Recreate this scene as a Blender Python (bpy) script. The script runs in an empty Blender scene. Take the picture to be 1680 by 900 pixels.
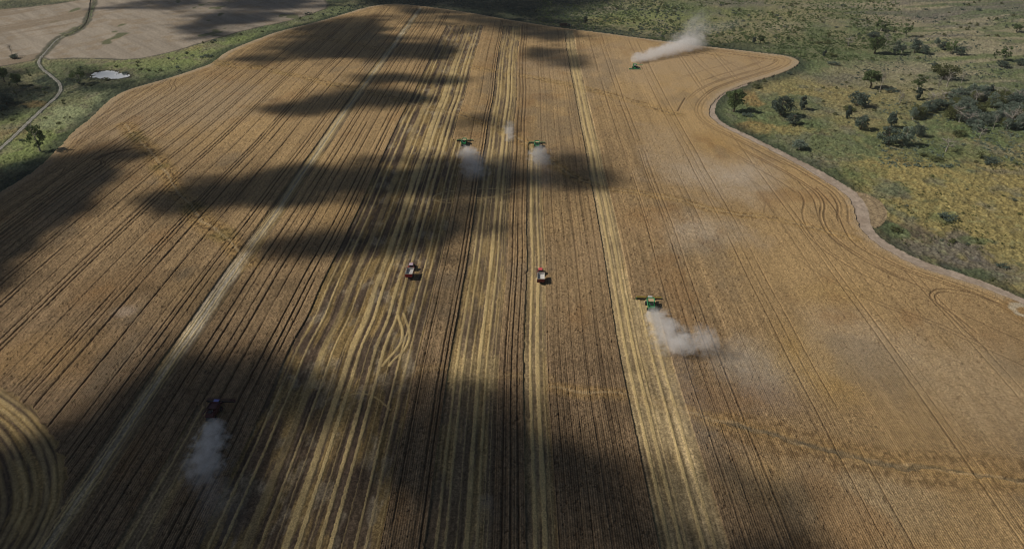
import bpy, bmesh, math, random
import numpy as np
from mathutils import Vector, Matrix, Euler
D = bpy.data
scn = bpy.context.scene
COL = scn.collection
R = math.radians

# ------------------------------------------------------------------ camera, sky, sun, exposure
CAM_H, PITCH, YAW, LENS = 187.0, R(31.25), R(1.36), 24.64
SUN_ELEV = R(42)
cam = D.objects.new('camera', D.cameras.new('camera'))
COL.objects.link(cam)
cam.data.lens = LENS
cam.data.sensor_width = 36
cam.data.clip_start = 1
cam.data.clip_end = 20000
cam.location = (0, 0, CAM_H)
cam.rotation_euler = (R(90) - PITCH, 0, YAW)
scn.camera = cam

world = D.worlds.new('World'); scn.world = world
world.use_nodes = True
wn = world.node_tree
bg = wn.nodes['Background']
sky = wn.nodes.new('ShaderNodeTexSky')
sky.sky_type = 'NISHITA'; sky.sun_disc = False
sky.sun_elevation = SUN_ELEV; sky.sun_rotation = R(270)
wn.links.new(sky.outputs[0], bg.inputs[0])
bg.inputs[1].default_value = 0.05

sun = D.objects.new('sun', D.lights.new('sun', 'SUN'))
COL.objects.link(sun)
sun.data.energy = 5.0
sun.data.angle = R(0.5)
sun.data.color = (1.0, 0.93, 0.84)
sun.rotation_euler = (0, -(R(90) - SUN_ELEV), 0)     # shines from -X down to +X
scn.view_settings.view_transform = 'Standard'
scn.view_settings.look = 'None'
scn.view_settings.gamma = 1
scn.view_settings.exposure = -0.78
cy = scn.cycles
cy.pixel_filter_type = 'BLACKMAN_HARRIS'; cy.filter_width = 1.05
cy.max_bounces = 8; cy.diffuse_bounces = 2; cy.glossy_bounces = 2
cy.transparent_max_bounces = 48; cy.volume_bounces = 5
cy.caustics_reflective = False; cy.caustics_refractive = False
cy.volume_step_rate = 1.0; cy.volume_max_steps = 256

# ------------------------------------------------------------------ numeric helpers
def vn(x, y, seed=0):
    """value noise 0..1"""
    x = np.asarray(x, np.float64); y = np.asarray(y, np.float64)
    xi = np.floor(x); yi = np.floor(y)
    fx = (x - xi).astype(np.float32); fy = (y - yi).astype(np.float32)
    fx = fx * fx * (3 - 2 * fx); fy = fy * fy * (3 - 2 * fy)
    xi = xi.astype(np.int64).astype(np.uint32); yi = yi.astype(np.int64).astype(np.uint32)
    def h(a, b):
        n = a * np.uint32(374761393) + b * np.uint32(668265263) + np.uint32((seed * 2246822519 + 3266489917) & 0xffffffff)
        n = (n ^ (n >> np.uint32(13))) * np.uint32(1274126177)
        n = (n ^ (n >> np.uint32(16))) * np.uint32(2246822519)
        n = n ^ (n >> np.uint32(15))
        return (n & np.uint32(0xffffff)).astype(np.float32) / 16777215.0
    one = np.uint32(1)
    a = h(xi, yi); b = h(xi + one, yi); c = h(xi, yi + one); d = h(xi + one, yi + one)
    return (a * (1 - fx) + b * fx) * (1 - fy) + (c * (1 - fx) + d * fx) * fy

def fbm(x, y, seed=0, o=4):
    s = 0; a = 0.5; t = 0
    for k in range(o):
        s = s + a * vn(x, y, seed + k * 17); t += a
        x = x * 2.03 + 7.1; y = y * 2.03 + 3.7; a *= 0.55
    return s / t

def sstep(a, b, x):
    t = np.clip((x - a) / (b - a), 0, 1)
    return t * t * (3 - 2 * t)

def lerp(a, b, t):
    return a + (b - a) * t

def mixc(c, col, t):
    t = np.clip(t, 0, 1)[..., None]
    return c * (1 - t) + np.array(col, np.float32) * t

def terr(x, y):
    """height of the bare land"""
    x = np.asarray(x, np.float64); y = np.asarray(y, np.float64)
    z = 1.1 * np.sin(x / 95 + 0.4) * np.sin(y / 130 + 1.0) + 0.7 * np.sin((x + y) / 61)
    far = sstep(700, 1500, y)
    z = z + far * 16 * sstep(100, 700, x) + 3.0 * far * np.sin(x / 120 + y / 90)
    sc = sstep(180, 330, x) * sstep(250, 420, y)
    z = z + sc * 2.5 * np.sin(x / 40 + 1.3) * np.sin(y / 55)
    return z

# pixel of the 1680x900 photograph -> point on the land
_r = np.array([math.cos(YAW), math.sin(YAW), 0])
_f = np.array([-math.sin(YAW) * math.cos(PITCH), math.cos(YAW) * math.cos(PITCH), -math.sin(PITCH)])
_u = np.cross(_r, _f)
FPX = 1680 * LENS / 36
def G(px, py):
    d = _f + _r * (px - 840) / FPX + _u * (450 - py) / FPX
    t = CAM_H / -d[2]
    for _ in range(14):
        p = d * t
        t = (CAM_H - float(terr(p[0], p[1]))) / -d[2]
    return (d * t)[:2]
def GP(pts):
    return np.array([G(a, b) for a, b in pts])
def rowY(py):
    return G(872, py)[1]
def depth(x, y):
    return float(np.dot(np.array([x, y, -CAM_H]), _f))
def ppm(x, y):          # photo pixels per metre there
    return FPX / depth(x, y)
def resample(P, step):
    P = np.asarray(P, float); out = [P[0]]
    for a, b in zip(P[:-1], P[1:]):
        n = max(1, int(np.hypot(*(b - a)) / step))
        for k in range(1, n + 1): out.append(a + (b - a) * k / n)
    return np.array(out)
def smooth(P, n=3, closed=False):
    """Chaikin"""
    P = np.asarray(P, float)
    for _ in range(n):
        if closed:
            Q = np.roll(P, -1, 0)
            P = np.stack([P * .75 + Q * .25, P * .25 + Q * .75], 1).reshape(-1, 2)
        else:
            A, B = P[:-1], P[1:]
            P = np.concatenate([P[:1], np.stack([A * .75 + B * .25, A * .25 + B * .75], 1).reshape(-1, 2), P[-1:]])
    return P
def inside(x, y, poly):
    res = np.zeros(x.shape, bool)
    mn = poly.min(0); mx = poly.max(0)
    idx = np.nonzero((x >= mn[0]) & (x <= mx[0]) & (y >= mn[1]) & (y <= mx[1]))[0]
    if not len(idx): return res
    xx = x[idx]; yy = y[idx]; c = np.zeros(len(idx), bool)
    for (x1, y1), (x2, y2) in zip(poly, np.roll(poly, -1, 0)):
        if y1 == y2: continue
        c ^= ((y1 > yy) != (y2 > yy)) & (xx < (x2 - x1) * (yy - y1) / (y2 - y1) + x1)
    res[idx] = c
    return res
def dist_line(x, y, P, rmax=40.0):
    """distance to a polyline (rmax beyond it) and arc length of the nearest point"""
    d = np.full(x.shape, rmax, np.float32); s = np.zeros(x.shape, np.float32); acc = 0.0
    for a, b in zip(P[:-1], P[1:]):
        L = float(np.hypot(*(b - a)))
        if L < 1e-6: continue
        mn = np.minimum(a, b) - rmax; mx = np.maximum(a, b) + rmax
        idx = np.nonzero((x > mn[0]) & (x < mx[0]) & (y > mn[1]) & (y < mx[1]))[0]
        if len(idx):
            vx = x[idx] - a[0]; vy = y[idx] - a[1]; ux, uy = (b - a) / L
            t = np.clip(vx * ux + vy * uy, 0, L)
            dd = np.hypot(vx - t * ux, vy - t * uy)
            m = dd < d[idx]
            ii = idx[m]; d[ii] = dd[m]; s[ii] = acc + t[m]
        acc += L
    return d, s

# ------------------------------------------------------------------ the land as traced curves (world metres)
FIELD_PX = [(-420, 620), (-200, 440), (0, 318), (32, 298), (65, 276), (98, 243), (120, 217), (150, 195), (182, 162), (212, 147), (250, 137), (300, 122), (335, 110),
            (350, 104), (370, 86), (420, 66), (457, 52), (520, 37), (570, 22), (607, 11), (640, 7), (670, 8), (745, 17), (840, 34),
            (915, 46), (990, 55), (1077, 67), (1140, 75), (1215, 83), (1260, 89), (1290, 92), (1308, 98), (1313, 104), (1297, 115),
            (1260, 128), (1215, 141), (1186, 154), (1171, 170), (1166, 186), (1178, 202), (1227, 224), (1260, 240), (1321, 271),
            (1367, 298), (1394, 316), (1410, 337), (1413, 352), (1412, 364), (1422, 382), (1434, 394), (1458, 409), (1504, 434),
            (1565, 453), (1626, 474), (1680, 498), (1800, 545), (2200, 700), (2300, 1250), (840, 1250), (-500, 1250)]
FIELD = smooth(GP(FIELD_PX), 2, True)
BULGE = smooth(GP([(1394, 314), (1420, 316), (1447, 330), (1459, 352), (1444, 374), (1428, 372), (1418, 350), (1408, 332)]), 2, True)
TRACK_R = smooth(GP([(1225, 139), (1190, 152), (1172, 168), (1166, 186), (1180, 203), (1227, 225), (1260, 241), (1321, 272), (1367, 299), (1396, 317), (1412, 338),
                     (1414, 355), (1421, 376), (1436, 392), (1460, 408), (1504, 432), (1565, 451), (1626, 472), (1680, 496), (1800, 543), (2200, 698)]), 2)
ROAD_L = smooth(GP([(150, -8), (146, 25), (140, 43), (115, 57), (95, 62), (78, 82), (63, 98), (65, 110), (82, 123), (96, 134), (101, 145), (95, 157), (75, 174), (50, 197), (20, 227), (-10, 252), (-160, 370)]), 2)
NF_R = smooth(GP([(63, 99), (115, 96), (170, 97), (205, 99), (237, 96), (287, 85), (337, 69), (420, 46), (470, 36), (507, 25), (545, 11), (535, 0), (520, -14), (350, -30), (165, -30),
                  (148, 28), (142, 43), (117, 58), (97, 63), (80, 83)]), 1, True)
NF_L = smooth(GP([(-150, 118), (0, 111), (30, 104), (60, 99), (76, 82), (93, 61), (113, 55), (137, 42), (143, 28), (158, -6), (130, 0), (80, 8), (0, 15), (-150, 30)]), 1, True)
POND = smooth(GP([(147, 122), (153, 119), (162, 118), (172, 117), (186, 116), (191, 119), (196, 122), (204, 121), (211, 123), (211, 126), (203, 128), (193, 129.5), (178, 130), (163, 128.5), (152, 126)]), 2, True)
CIRC = smooth(GP([(-260, 560), (-60, 610), (0, 636), (50, 668), (88, 712), (108, 765), (110, 815), (92, 862), (55, 925), (0, 1010), (-200, 1100), (-500, 1100)]), 2, True)

Yb = 40.0
YT = 2000.0
yA = rowY(490); yB2 = rowY(232); yC2 = rowY(236); yR = rowY(676); yTop = rowY(45)
# harvested strips: X from, X to, Y from, Y to, tone (0 brown .. 1 pale)
STRIPS = [(-155.5, -145.0, Yb, YT, .35), (-128.5, -117.5, Yb, yR, 0.45), (-102.6, -56.5, Yb, yTop + 10, 0.1), (-56.6, -45.6, Yb, yB2, 0.15),
          (-32.0, -10.6, Yb, yTop + 5, 0.3), (-0.4, 9.8, Yb, yC2, 0.55), (41.4, 52.2, Yb, rowY(50), 0.95), (52.1, 63.3, Yb, yA, 0.95)]
# pale straw lines: X, half width, Y from, Y to, strength
yK = rowY(447)
STRAW = [(-99, .55, Yb, YT, .6), (-94.7, .55, Yb, YT, .8), (-87.5, 1.5, Yb, YT, .45), (-83, .5, Yb, YT, .7), (-75.0, 1.4, Yb, YT, .85), (-71.3, .8, Yb, YT, 1.0),
         (-78.5, .3, Yb, YT, .4), (-64.7, .85, Yb, YT, .9), (-61, .75, Yb, YT, .95), (-67.8, .3, Yb, YT, .4), (-53.4, .5, Yb, YT, .8), (-50, .5, Yb, YT, .65), (-57.5, .25, Yb, YT, .4),
         (-46.5, .3, Yb, YT, .4), (-28.5, .6, Yb, YT, .7), (-25.7, .55, Yb, YT, .7), (-22.2, .25, Yb, YT, .5), (-19, .9, Yb, YT, .95), (-15.8, .6, Yb, YT, .8), (-12.5, .25, Yb, YT, .45),
         (-13.8, .25, Yb, YT, .4), (2.7, .7, Yb, YT, 1.0), (5.8, 1.0, Yb, rowY(455), 1.0), (6.2, .5, rowY(455), YT, .8), (8.3, .25, Yb, YT, .5), (44.6, .7, Yb, YT, 1.0), (48.2, .8, Yb, YT, .9), (50.2, .3, Yb, YT, .6),
         (55.4, .6, Yb, YT, .9), (59.0, .7, Yb, YT, .85), (-153.6, .3, Yb, YT, .5), (-152.3, .45, Yb, YT, .7), (-149.6, .5, Yb, YT, .7), (-148.2, .25, Yb, YT, .5), (-126, .5, Yb, YT, .55), (-121.5, .5, Yb, YT, .5)]
rng = random.Random(5)
TRAM = [-242, -234, -231, -228.7, -215.6, -202.7, -200.5, -198, -192.7, -180.8, -166, -163.5, -159.8, -140, -136.4, -131, -127.3, -121, -113.3, -109.6, -107,
        -43, -35.4, -33.4, -8.0, -5.2, -2.6, 10.4, 13.0, 15.6, 21, 33.8, 38, 69, 80, 84, 113, 117.5, 121.6, 156.7, 160, 164, 195, 199, 231, 235, 270, 274, 310, 314]
x = -250.0
while x > -560:
    TRAM += [x, x - rng.uniform(2.0, 2.9)]
    if rng.random() < .6: TRAM.append(x - rng.uniform(5, 7))
    x -= rng.uniform(9.5, 13)
TRAM = sorted(TRAM)
TSTR = {t: rng.uniform(.45, 1.0) if t < 9 else rng.uniform(.25, .6) for t in TRAM}
for t in (-33.4, -35.4, -231, -192.7, -163.5, -113.3, -109.6, -127.3, -8.0, -5.2): TSTR[t] = 1.0
for t in (69, 80, 84, 113, 121.6, 156.7, 160, 195, 199): TSTR[t] = .6
# contour banks that cross the rows:  pixels, half width m, strength, greenness
BANKS = [([(905, 640), (1040, 655), (1100, 668), (1165, 690), (1230, 706), (1330, 733), (1400, 752), (1450, 765), (1560, 775), (1680, 792), (1900, 830)], 2.3, .62, .0),
         ([(985, 310), (1080, 325), (1180, 347), (1260, 360), (1320, 371), (1400, 392)], 2.4, .7, 0),
         ([(420, 112), (495, 127), (570, 145), (645, 162), (720, 180), (782, 200), (840, 222), (870, 245), (940, 290), (985, 308)], 3.0, .9, .2),
         ([(482, 55), (570, 72), (632, 82), (690, 92), (745, 105), (820, 119), (880, 130), (945, 143), (1040, 168), (1110, 190)], 3.5, .7, .1),
         ([(205, 205), (250, 250), (272, 290), (310, 340), (352, 375), (392, 408), (412, 432)], 4.0, .9, .5),
         ([(560, 645), (640, 630), (700, 600), (760, 612), (830, 618), (905, 622)], 1.6, .35, 0),
         ([(330, 95), (380, 110), (420, 112)], 5.0, .8, .3)]
BANKS = [(smooth(GP(p), 2), w, s, g) for p, w, s, g in BANKS]
GULLY = smooth(GP([(1170, 690), (1230, 703), (1290, 722), (1350, 737), (1412, 752), (1450, 764), (1540, 772), (1680, 786)]), 2)
# straw-coloured wheel marks that leave the rows
LOOPS = [([(852, 312), (800, 309), (760, 311), (722, 316), (709, 324), (716, 330), (735, 333)], .5, .7),
         ([(862, 308), (851, 314), (806, 324), (760, 326), (730, 327), (712, 330)], .5, .6), ([(735, 333), (790, 328), (850, 316)], .4, .5),
         ([(652, 512), (655, 524), (661, 542), (660, 558), (651, 574), (637, 588), (628, 600)], .6, .95),
         ([(662, 514), (667, 528), (673, 545), (671, 560), (662, 577), (646, 590), (639, 600)], .55, .85),
         ([(690, 640), (730, 625), (800, 618), (840, 622)], .4, .3), ([(560, 652), (590, 643), (620, 652), (640, 672)], .4, .45)]
LOOPS = [(smooth(GP(p), 2), w, s) for p, w, s in LOOPS]
DARKS = [([(1340, 310), (1360, 330), (1375, 352), (1385, 378), (1400, 402), (1440, 425), (1500, 452), (1590, 480), (1690, 520)], .45, .8),
         ([(1310, 300), (1335, 325), (1340, 350), (1350, 375), (1375, 400), (1420, 430), (1480, 458), (1525, 478)], .4, .6),
         ([(1600, 545), (1570, 520), (1540, 500), (1524, 488), (1528, 478), (1545, 474), (1590, 480)], .4, .8), ([(1620, 575), (1585, 545), (1552, 512), (1534, 494), (1534, 484), (1546, 479), (1600, 488)], .4, .7),
         ([(158, 262), (180, 252), (210, 246), (243, 241)], 1.9, 1.0), ([(-10, 395), (60, 345), (110, 305), (150, 282), (168, 270), (165, 264)], .5, .9), ([(-10, 402), (60, 352), (120, 305), (160, 282), (175, 272), (172, 265), (160, 263)], .45, .8),
         ([(65, 320), (100, 290), (108, 275)], .4, .7), ([(290, 130), (285, 138), (292, 146), (280, 156), (262, 165), (240, 180)], .4, .8), ([(282, 132), (278, 138), (285, 146), (270, 156)], .4, .8),
         ([(230, 150), (200, 160), (180, 180), (150, 205)], .5, .6), ([(235, 158), (206, 168), (187, 186), (160, 212)], .5, .6),
         ([(1112, 183), (1118, 172), (1124, 162)], .6, .9), ([(1120, 75), (1140, 100), (1165, 122), (1185, 135)], .5, .5), ([(1125, 74), (1160, 110), (1190, 133)], .4, .4),
         ([(1175, 89), (1200, 107), (1230, 121)], .5, .5), ([(1230, 100), (1250, 112), (1240, 120), (1210, 124)], .4, .4), ([(1255, 90), (1282, 100), (1270, 112), (1230, 122)], .4, .4)]
DARKS = [(smooth(GP(p), 2), w, s) for p, w, s in DARKS]
# ground-cover colour zones: px, py, rx, ry, colour, strength
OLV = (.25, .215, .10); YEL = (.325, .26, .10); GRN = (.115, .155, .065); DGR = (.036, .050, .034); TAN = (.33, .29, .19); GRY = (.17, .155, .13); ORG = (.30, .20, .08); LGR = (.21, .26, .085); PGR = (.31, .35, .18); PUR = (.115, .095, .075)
ZONES = [(1580, 360, 190, 110, YEL, 1.0), (1640, 300, 120, 50, YEL, .9), (1450, 290, 90, 30, YEL, .7), (1540, 235, 90, 28, GRN, .9), (1640, 220, 80, 22, GRN, .9), (1450, 225, 60, 18, GRN, .5), (1590, 190, 110, 28, GRN, .9),
         (1320, 200, 70, 14, GRN, .75), (1230, 190, 40, 22, GRN, .7), (1240, 210, 40, 10, ORG, .9), (1232, 163, 16, 12, ORG, 1.0), (1340, 150, 60, 10, YEL, .6), (1300, 140, 60, 12, YEL, .6), (1380, 160, 60, 12, YEL, .8), (1290, 215, 60, 10, YEL, .8),
         (1420, 205, 60, 14, YEL, .5), (1430, 170, 120, 25, OLV, .6), (1380, 130, 40, 10, GRY, .6), (1500, 110, 120, 14, TAN, .7), (1600, 130, 110, 22, TAN, .55), (1550, 40, 130, 14, TAN, .7), (1480, 30, 80, 8, TAN, .6), (1440, 10, 90, 8, TAN, .9),
         (1620, 70, 90, 22, TAN, .55), (1600, 25, 120, 12, GRY, .8), (1640, 8, 100, 10, GRY, .7), (1640, 15, 60, 12, GRN, .3), (1560, 95, 30, 5, LGR, .8), (1400, 25, 60, 10, OLV, .5), (1380, 95, 80, 12, GRN, .7), (1250, 80, 130, 9, GRN, .8), (1330, 105, 30, 7, GRN, .9),
         (1120, 45, 160, 30, OLV, .4), (1100, 30, 120, 22, LGR, .35), (1290, 45, 50, 8, TAN, .6), (1200, 5, 60, 6, GRY, .8), (1010, 30, 80, 9, LGR, .6), (985, 33, 35, 5, YEL, .6), (1000, 14, 28, 4, TAN, 1.0), (960, 22, 40, 3, TAN, .6), (930, 5, 60, 5, GRY, .4),
         (800, 10, 160, 22, DGR, 1.0), (900, 22, 70, 14, DGR, .9), (650, 0, 120, 8, DGR, 1.0), (1080, 62, 110, 8, DGR, .7), (1210, 78, 90, 5, DGR, .7), (960, 48, 70, 6, DGR, .9),
         (1530, 400, 75, 26, PUR, .75), (1600, 440, 80, 16, PUR, .7), (1560, 395, 40, 12, GRY, .6), (1500, 375, 24, 16, PUR, .9), (1470, 378, 18, 10, GRN, 1.0), (1540, 412, 70, 14, GRY, .8), (1620, 440, 60, 14, GRY, .7), (1430, 400, 40, 10, DGR, .6), (1590, 450, 60, 9, GRN, .8), (1600, 395, 20, 6, GRN, .9), (1550, 355, 24, 9, GRN, .8), (1660, 455, 30, 10, GRY, .7),
         (1390, 285, 50, 14, GRN, .9), (1330, 262, 45, 14, GRY, .6), (1300, 240, 40, 12, DGR, .5), (1250, 225, 40, 8, DGR, .6), (1420, 300, 50, 6, GRN, .5),
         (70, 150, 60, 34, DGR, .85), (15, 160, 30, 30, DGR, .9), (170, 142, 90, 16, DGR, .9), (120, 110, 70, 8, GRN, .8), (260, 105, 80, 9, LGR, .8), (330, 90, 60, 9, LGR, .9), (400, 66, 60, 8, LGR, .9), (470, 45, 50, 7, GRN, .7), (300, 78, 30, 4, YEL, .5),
         (110, 190, 45, 24, PGR, .9), (170, 160, 30, 10, PGR, .6), (60, 232, 50, 20, LGR, .9), (20, 260, 36, 14, LGR, .9), (25, 215, 30, 14, ORG, .5), (50, 172, 30, 4, ORG, .7), (40, 195, 30, 12, LGR, .6), (100, 220, 22, 14, LGR, .8),
         (45, 272, 25, 8, PGR, .7), (10, 295, 40, 12, DGR, .7), (260, 118, 60, 8, GRN, .8), (30, 8, 120, 6, DGR, .9)]
_Z = []
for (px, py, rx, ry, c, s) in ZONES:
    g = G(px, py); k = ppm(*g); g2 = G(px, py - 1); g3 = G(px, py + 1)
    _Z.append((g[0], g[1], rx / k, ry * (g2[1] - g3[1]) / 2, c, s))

FZ = []
for (px, py, rx, ry, c, s) in [(1200, 290, 90, 34, (.50, .40, .28), .7), (1160, 385, 80, 30, (.48, .385, .27), .6), (1100, 250, 40, 40, (.48, .37, .24), .4), (1255, 610, 60, 60, (.42, .35, .25), .5), (1225, 655, 90, 30, (.24, .15, .08), .6), (1330, 590, 60, 60, (.42, .27, .09), .55),
        (1420, 560, 90, 50, (.47, .37, .25), .5), (1560, 620, 110, 70, (.49, .37, .22), .5), (1180, 240, 30, 30, (.45, .28, .10), .5), (1060, 360, 40, 30, (.40, .25, .11), .5), (200, 470, 60, 30, (.24, .15, .07), .5), (60, 590, 90, 40, (.38, .24, .10), .5), (330, 480, 60, 40, (.36, .24, .11), .4),
        (560, 350, 60, 26, (.40, .26, .11), .6), (210, 512, 16, 8, (.48, .37, .27), .6), (1370, 480, 60, 20, (.42, .28, .11), .5), (900, 480, 60, 60, (.40, .28, .15), .4), (980, 420, 40, 50, (.42, .29, .16), .4), (1420, 820, 120, 60, (.38, .29, .17), .5), (1250, 780, 80, 40, (.40, .27, .12), .5), (1100, 110, 200, 40, (.46, .34, .21), .5), (300, 180, 160, 40, (.42, .32, .20), .5)]:
    g = G(px, py); k = ppm(*g); FZ.append((g[0], g[1], rx / k, ry * (G(px, py - 1)[1] - G(px, py + 1)[1]) / 2, c, s))
CLS = ['ground', 'wheat_field', 'stubble_field', 'dirt_road', 'field_track', 'distant_field', 'adjoining_field', 'pond']
def classify(X, Y):
    """class, albedo and height above the bare land, for points of the land"""
    n = len(X); cls = np.zeros(n, np.int8); dz = np.zeros(n, np.float32)
    n60 = fbm(X / 70, Y / 110, 1); n15 = fbm(X / 14, Y / 18, 2, 3); n5 = fbm(X / 4.2, Y / 5, 3, 3); n1 = vn(X / .8, Y / .9, 4); n2 = vn(X / 2.0, Y / 2.4, 5)
    jit = (n5 - .5) * 5 + (n2 - .5) * 2
    # --- open country
    c = np.empty((n, 3), np.float32); c[:] = (.24, .225, .12)
    c = mixc(c, GRN, sstep(.48, .68, n60) * .7)
    gz = sstep(170, 240, X) * sstep(700, 520, Y)
    c = mixc(c, YEL, gz * sstep(.46, .62, fbm(X / 24, Y / 30, 12, 4)) * .4)
    c = mixc(c, (.20, .14, .075), gz * sstep(.56, .7, fbm(X / 11, Y / 15, 13, 3)) * .4)
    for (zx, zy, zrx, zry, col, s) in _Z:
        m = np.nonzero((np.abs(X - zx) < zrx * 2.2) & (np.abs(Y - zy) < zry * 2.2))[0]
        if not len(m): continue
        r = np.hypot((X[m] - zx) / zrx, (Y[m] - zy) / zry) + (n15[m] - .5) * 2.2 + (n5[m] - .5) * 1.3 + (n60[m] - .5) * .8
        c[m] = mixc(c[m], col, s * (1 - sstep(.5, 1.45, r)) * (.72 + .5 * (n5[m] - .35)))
    streak = fbm((X + .35 * Y) / 60, (Y - .15 * X) / 14, 11, 3)
    hill = sstep(330, 480, X) * sstep(450, 620, Y)
    c = mixc(c, TAN, hill * sstep(.5, .62, streak) * .75); c = mixc(c, GRN, hill * sstep(.46, .34, streak) * .6); c = mixc(c, GRY, hill * sstep(.56, .7, fbm((X + .5 * Y) / 90, (Y - .2 * X) / 26, 14, 3)) * .6)
    c = mixc(c, GRY, sstep(.62, .75, n15) * .3)
    c = mixc(c, DGR, sstep(.64, .76, n5) * .32)
    c = mixc(c, PGR, sstep(.62, .8, 1 - n5) * .22)
    c *= (.80 + .40 * n2)[:, None] * (.72 + .56 * n1)[:, None]
    dz = ((n5 - .5) * 1.1 + (n2 - .5) * .9 + (n1 - .5) * .35).astype(np.float32)
    df, _ = dist_line(X, Y, np.vstack([FIELD[:], FIELD[:1]]), 30)
    c = mixc(c, DGR, (1 - sstep(3, 17, df + (n15 - .5) * 14)) * .75)
    # --- far fields
    for poly, k in ((NF_R, 6), (NF_L, 5)):
        m = inside(X + jit * .6, Y + jit * 2, poly)
        cc = np.empty((m.sum(), 3), np.float32); cc[:] = (.36, .305, .235)
        st = fbm((X[m] + Y[m]) / 9, (Y[m] - X[m]) / 120, 21, 3)
        cc *= (.74 + .52 * st)[:, None]
        cc = mixc(cc, (.30, .22, .13), sstep(.5, .72, n15[m]) * .45)
        cc = mixc(cc, (.13, .14, .07), sstep(.74, .8, fbm(X[m] / 25, Y[m] / 40, 23, 3)) * .9)
        if k == 5:
            b = fbm((X[m] * .55 - Y[m] * .35) / 16, (X[m] + Y[m]) / 260, 25, 3)
            cc = mixc(cc, (.27, .21, .14), sstep(.5, .6, b) * .75)
        dd_, _ = dist_line(X[m], Y[m], np.vstack([poly, poly[:1]]), 12)
        cc = mixc(cc, (.07, .075, .05), (1 - sstep(1.5, 5, dd_ + (n15[m] - .5) * 5)) * .8)
        c[m] = cc; cls[m] = k; dz[m] = (n2[m] - .5) * .25
    # --- main field
    bul = inside(X + jit * .3, Y + jit * .5, BULGE)
    db0, _ = dist_line(X, Y, np.vstack([BULGE, BULGE[:1]]), 30)
    c[bul] = mixc(np.tile(np.array((.34, .255, .15), np.float32), (bul.sum(), 1)) * (.8 + .4 * n2[bul])[:, None], (.22, .16, .10), (1 - sstep(.2, .7, np.abs((db0[bul] % 3.2) - 1.6))) * .35)
    dz[bul] *= .25
    f = inside(X + jit * .25, Y + jit * .4, FIELD) & ~bul
    F = np.nonzero(f)[0]
    x = X[F]; y = Y[F]
    wob = 3.0 * (fbm(x / 200, y / 120, 31, 2) - .5) + .3 * (vn(x / 25, y / 30, 32) - .5)
    kn = (y - rowY(550)) / 14; wob = wob - 1.1 * kn * np.exp(-.5 * kn * kn) * sstep(-50, -62, x) * sstep(-108, -101, x)
    xw = x + wob
    db, sb = dist_line(x, y, np.vstack([FIELD, FIELD[:1]]), 60)
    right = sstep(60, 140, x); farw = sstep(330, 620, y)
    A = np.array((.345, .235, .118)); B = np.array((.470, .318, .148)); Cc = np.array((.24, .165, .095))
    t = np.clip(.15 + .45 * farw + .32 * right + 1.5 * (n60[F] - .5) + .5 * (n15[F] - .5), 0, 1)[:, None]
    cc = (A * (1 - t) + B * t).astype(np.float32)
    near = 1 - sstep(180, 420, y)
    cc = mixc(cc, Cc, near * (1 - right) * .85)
    # rows of the drill and of the header, along Y
    s1 = vn(xw / .55, y / 55, 41); s2 = vn(xw / 1.5, y / 120, 42); s3 = vn(xw / 5.5, y / 300, 43)
    fq = 1 - .45 * right - .25 * farw
    cc *= (1 + fq * (.36 * (s1 - .5) + .30 * (s2 - .5) + .22 * (s3 - .5)))[:, None]
    rowm = np.abs(np.sin(xw * math.pi / .78 + .6 * (s2 - .5))) ; nearr = 1 - sstep(200, 330, y)
    rowk = nearr * (.7 + .6 * (n5[F] - .5))
    cc *= (1 - .62 * rowk * (1 - sstep(.15, .75, rowm)))[:, None]
    cc *= (1 + fq * (.46 * (n1[F] - .5) + .24 * (n2[F] - .5)))[:, None]
    for (px, py, rx, ry, col, k) in FZ:
        m = np.nonzero((np.abs(x - px) < rx * 2.4) & (np.abs(y - py) < ry * 2.4))[0]
        rr = np.hypot((x[m] - px) / rx, (y[m] - py) / ry) + (n15[F][m] - .5) * 1.2 + (n60[F][m] - .5)
        cc[m] = mixc(cc[m], col, k * (1 - sstep(.2, 1.6, rr)) * (.8 + .4 * n2[F][m]))
    n0 = vn(x / .42, y / .5, 44); cc *= (1 + .5 * (n0 - .5) * sstep(700, 250, y))[:, None]
    # green-grey and rusty blotches
    cc = mixc(cc, (.30, .17, .07), sstep(.60, .78, fbm(x / 26, y / 34, 51, 4)) * .4)
    cc = mixc(cc, (.20, .165, .115), sstep(.60, .75, fbm(x / 35, y / 60, 52, 4)) * .35)
    speck = vn(x / 1.1, y / 1.5, 53) * .6 + vn(x / .5, y / .6, 54) * .4
    dens = .80 - .12 * fbm(x / 30, y / 40, 55, 3)
    spm = sstep(dens - .02, dens + .06, speck)
    cc = mixc(cc, (.12, .075, .04), spm * .65 * fq)
    hz = .75 - .22 * rowk * (1 - sstep(.15, .75, rowm)) + fq * ((n1[F] - .5) * .28 + (n2[F] - .5) * .2 - .3 * spm + .16 * (s1 - .5))
    # tramlines: grooves through the standing crop
    g = np.zeros(len(F), np.float32)
    head = sstep(9, 12, db + (vn(xw / 6, 0 * y, 61) - .5) * 14)
    for tx in TRAM:
        m = np.nonzero(np.abs(xw - tx) < 1.2)[0]
        if not len(m): continue
        brk = sstep(.16, .34, vn(y[m] / 45 + tx, 0 * y[m] + tx * 3.3, 62))
        w = (.19 + .10 * TSTR[tx]) * (1 + .5 * sstep(250, 600, y[m]))
        g[m] = np.maximum(g[m], (1 - sstep(w * .5, w * 1.7, np.abs(xw[m] - tx + .25 * (n5[F][m] - .5)))) * TSTR[tx] * (.4 + .6 * brk))
    g *= head
    # fine minor lines on the left half
    fine = vn(xw / .95, y / 200, 63); g = np.maximum(g, sstep(.84, .93, fine) * .45 * head * (1 - .6 * right))
    # wheel marks running round the headland on the right-hand side and the top left
    rs = sstep(120, 170, x) * (1 - sstep(1.0, 2.0, (x < 0) * 5))
    hl = np.zeros(len(F), np.float32)
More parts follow.
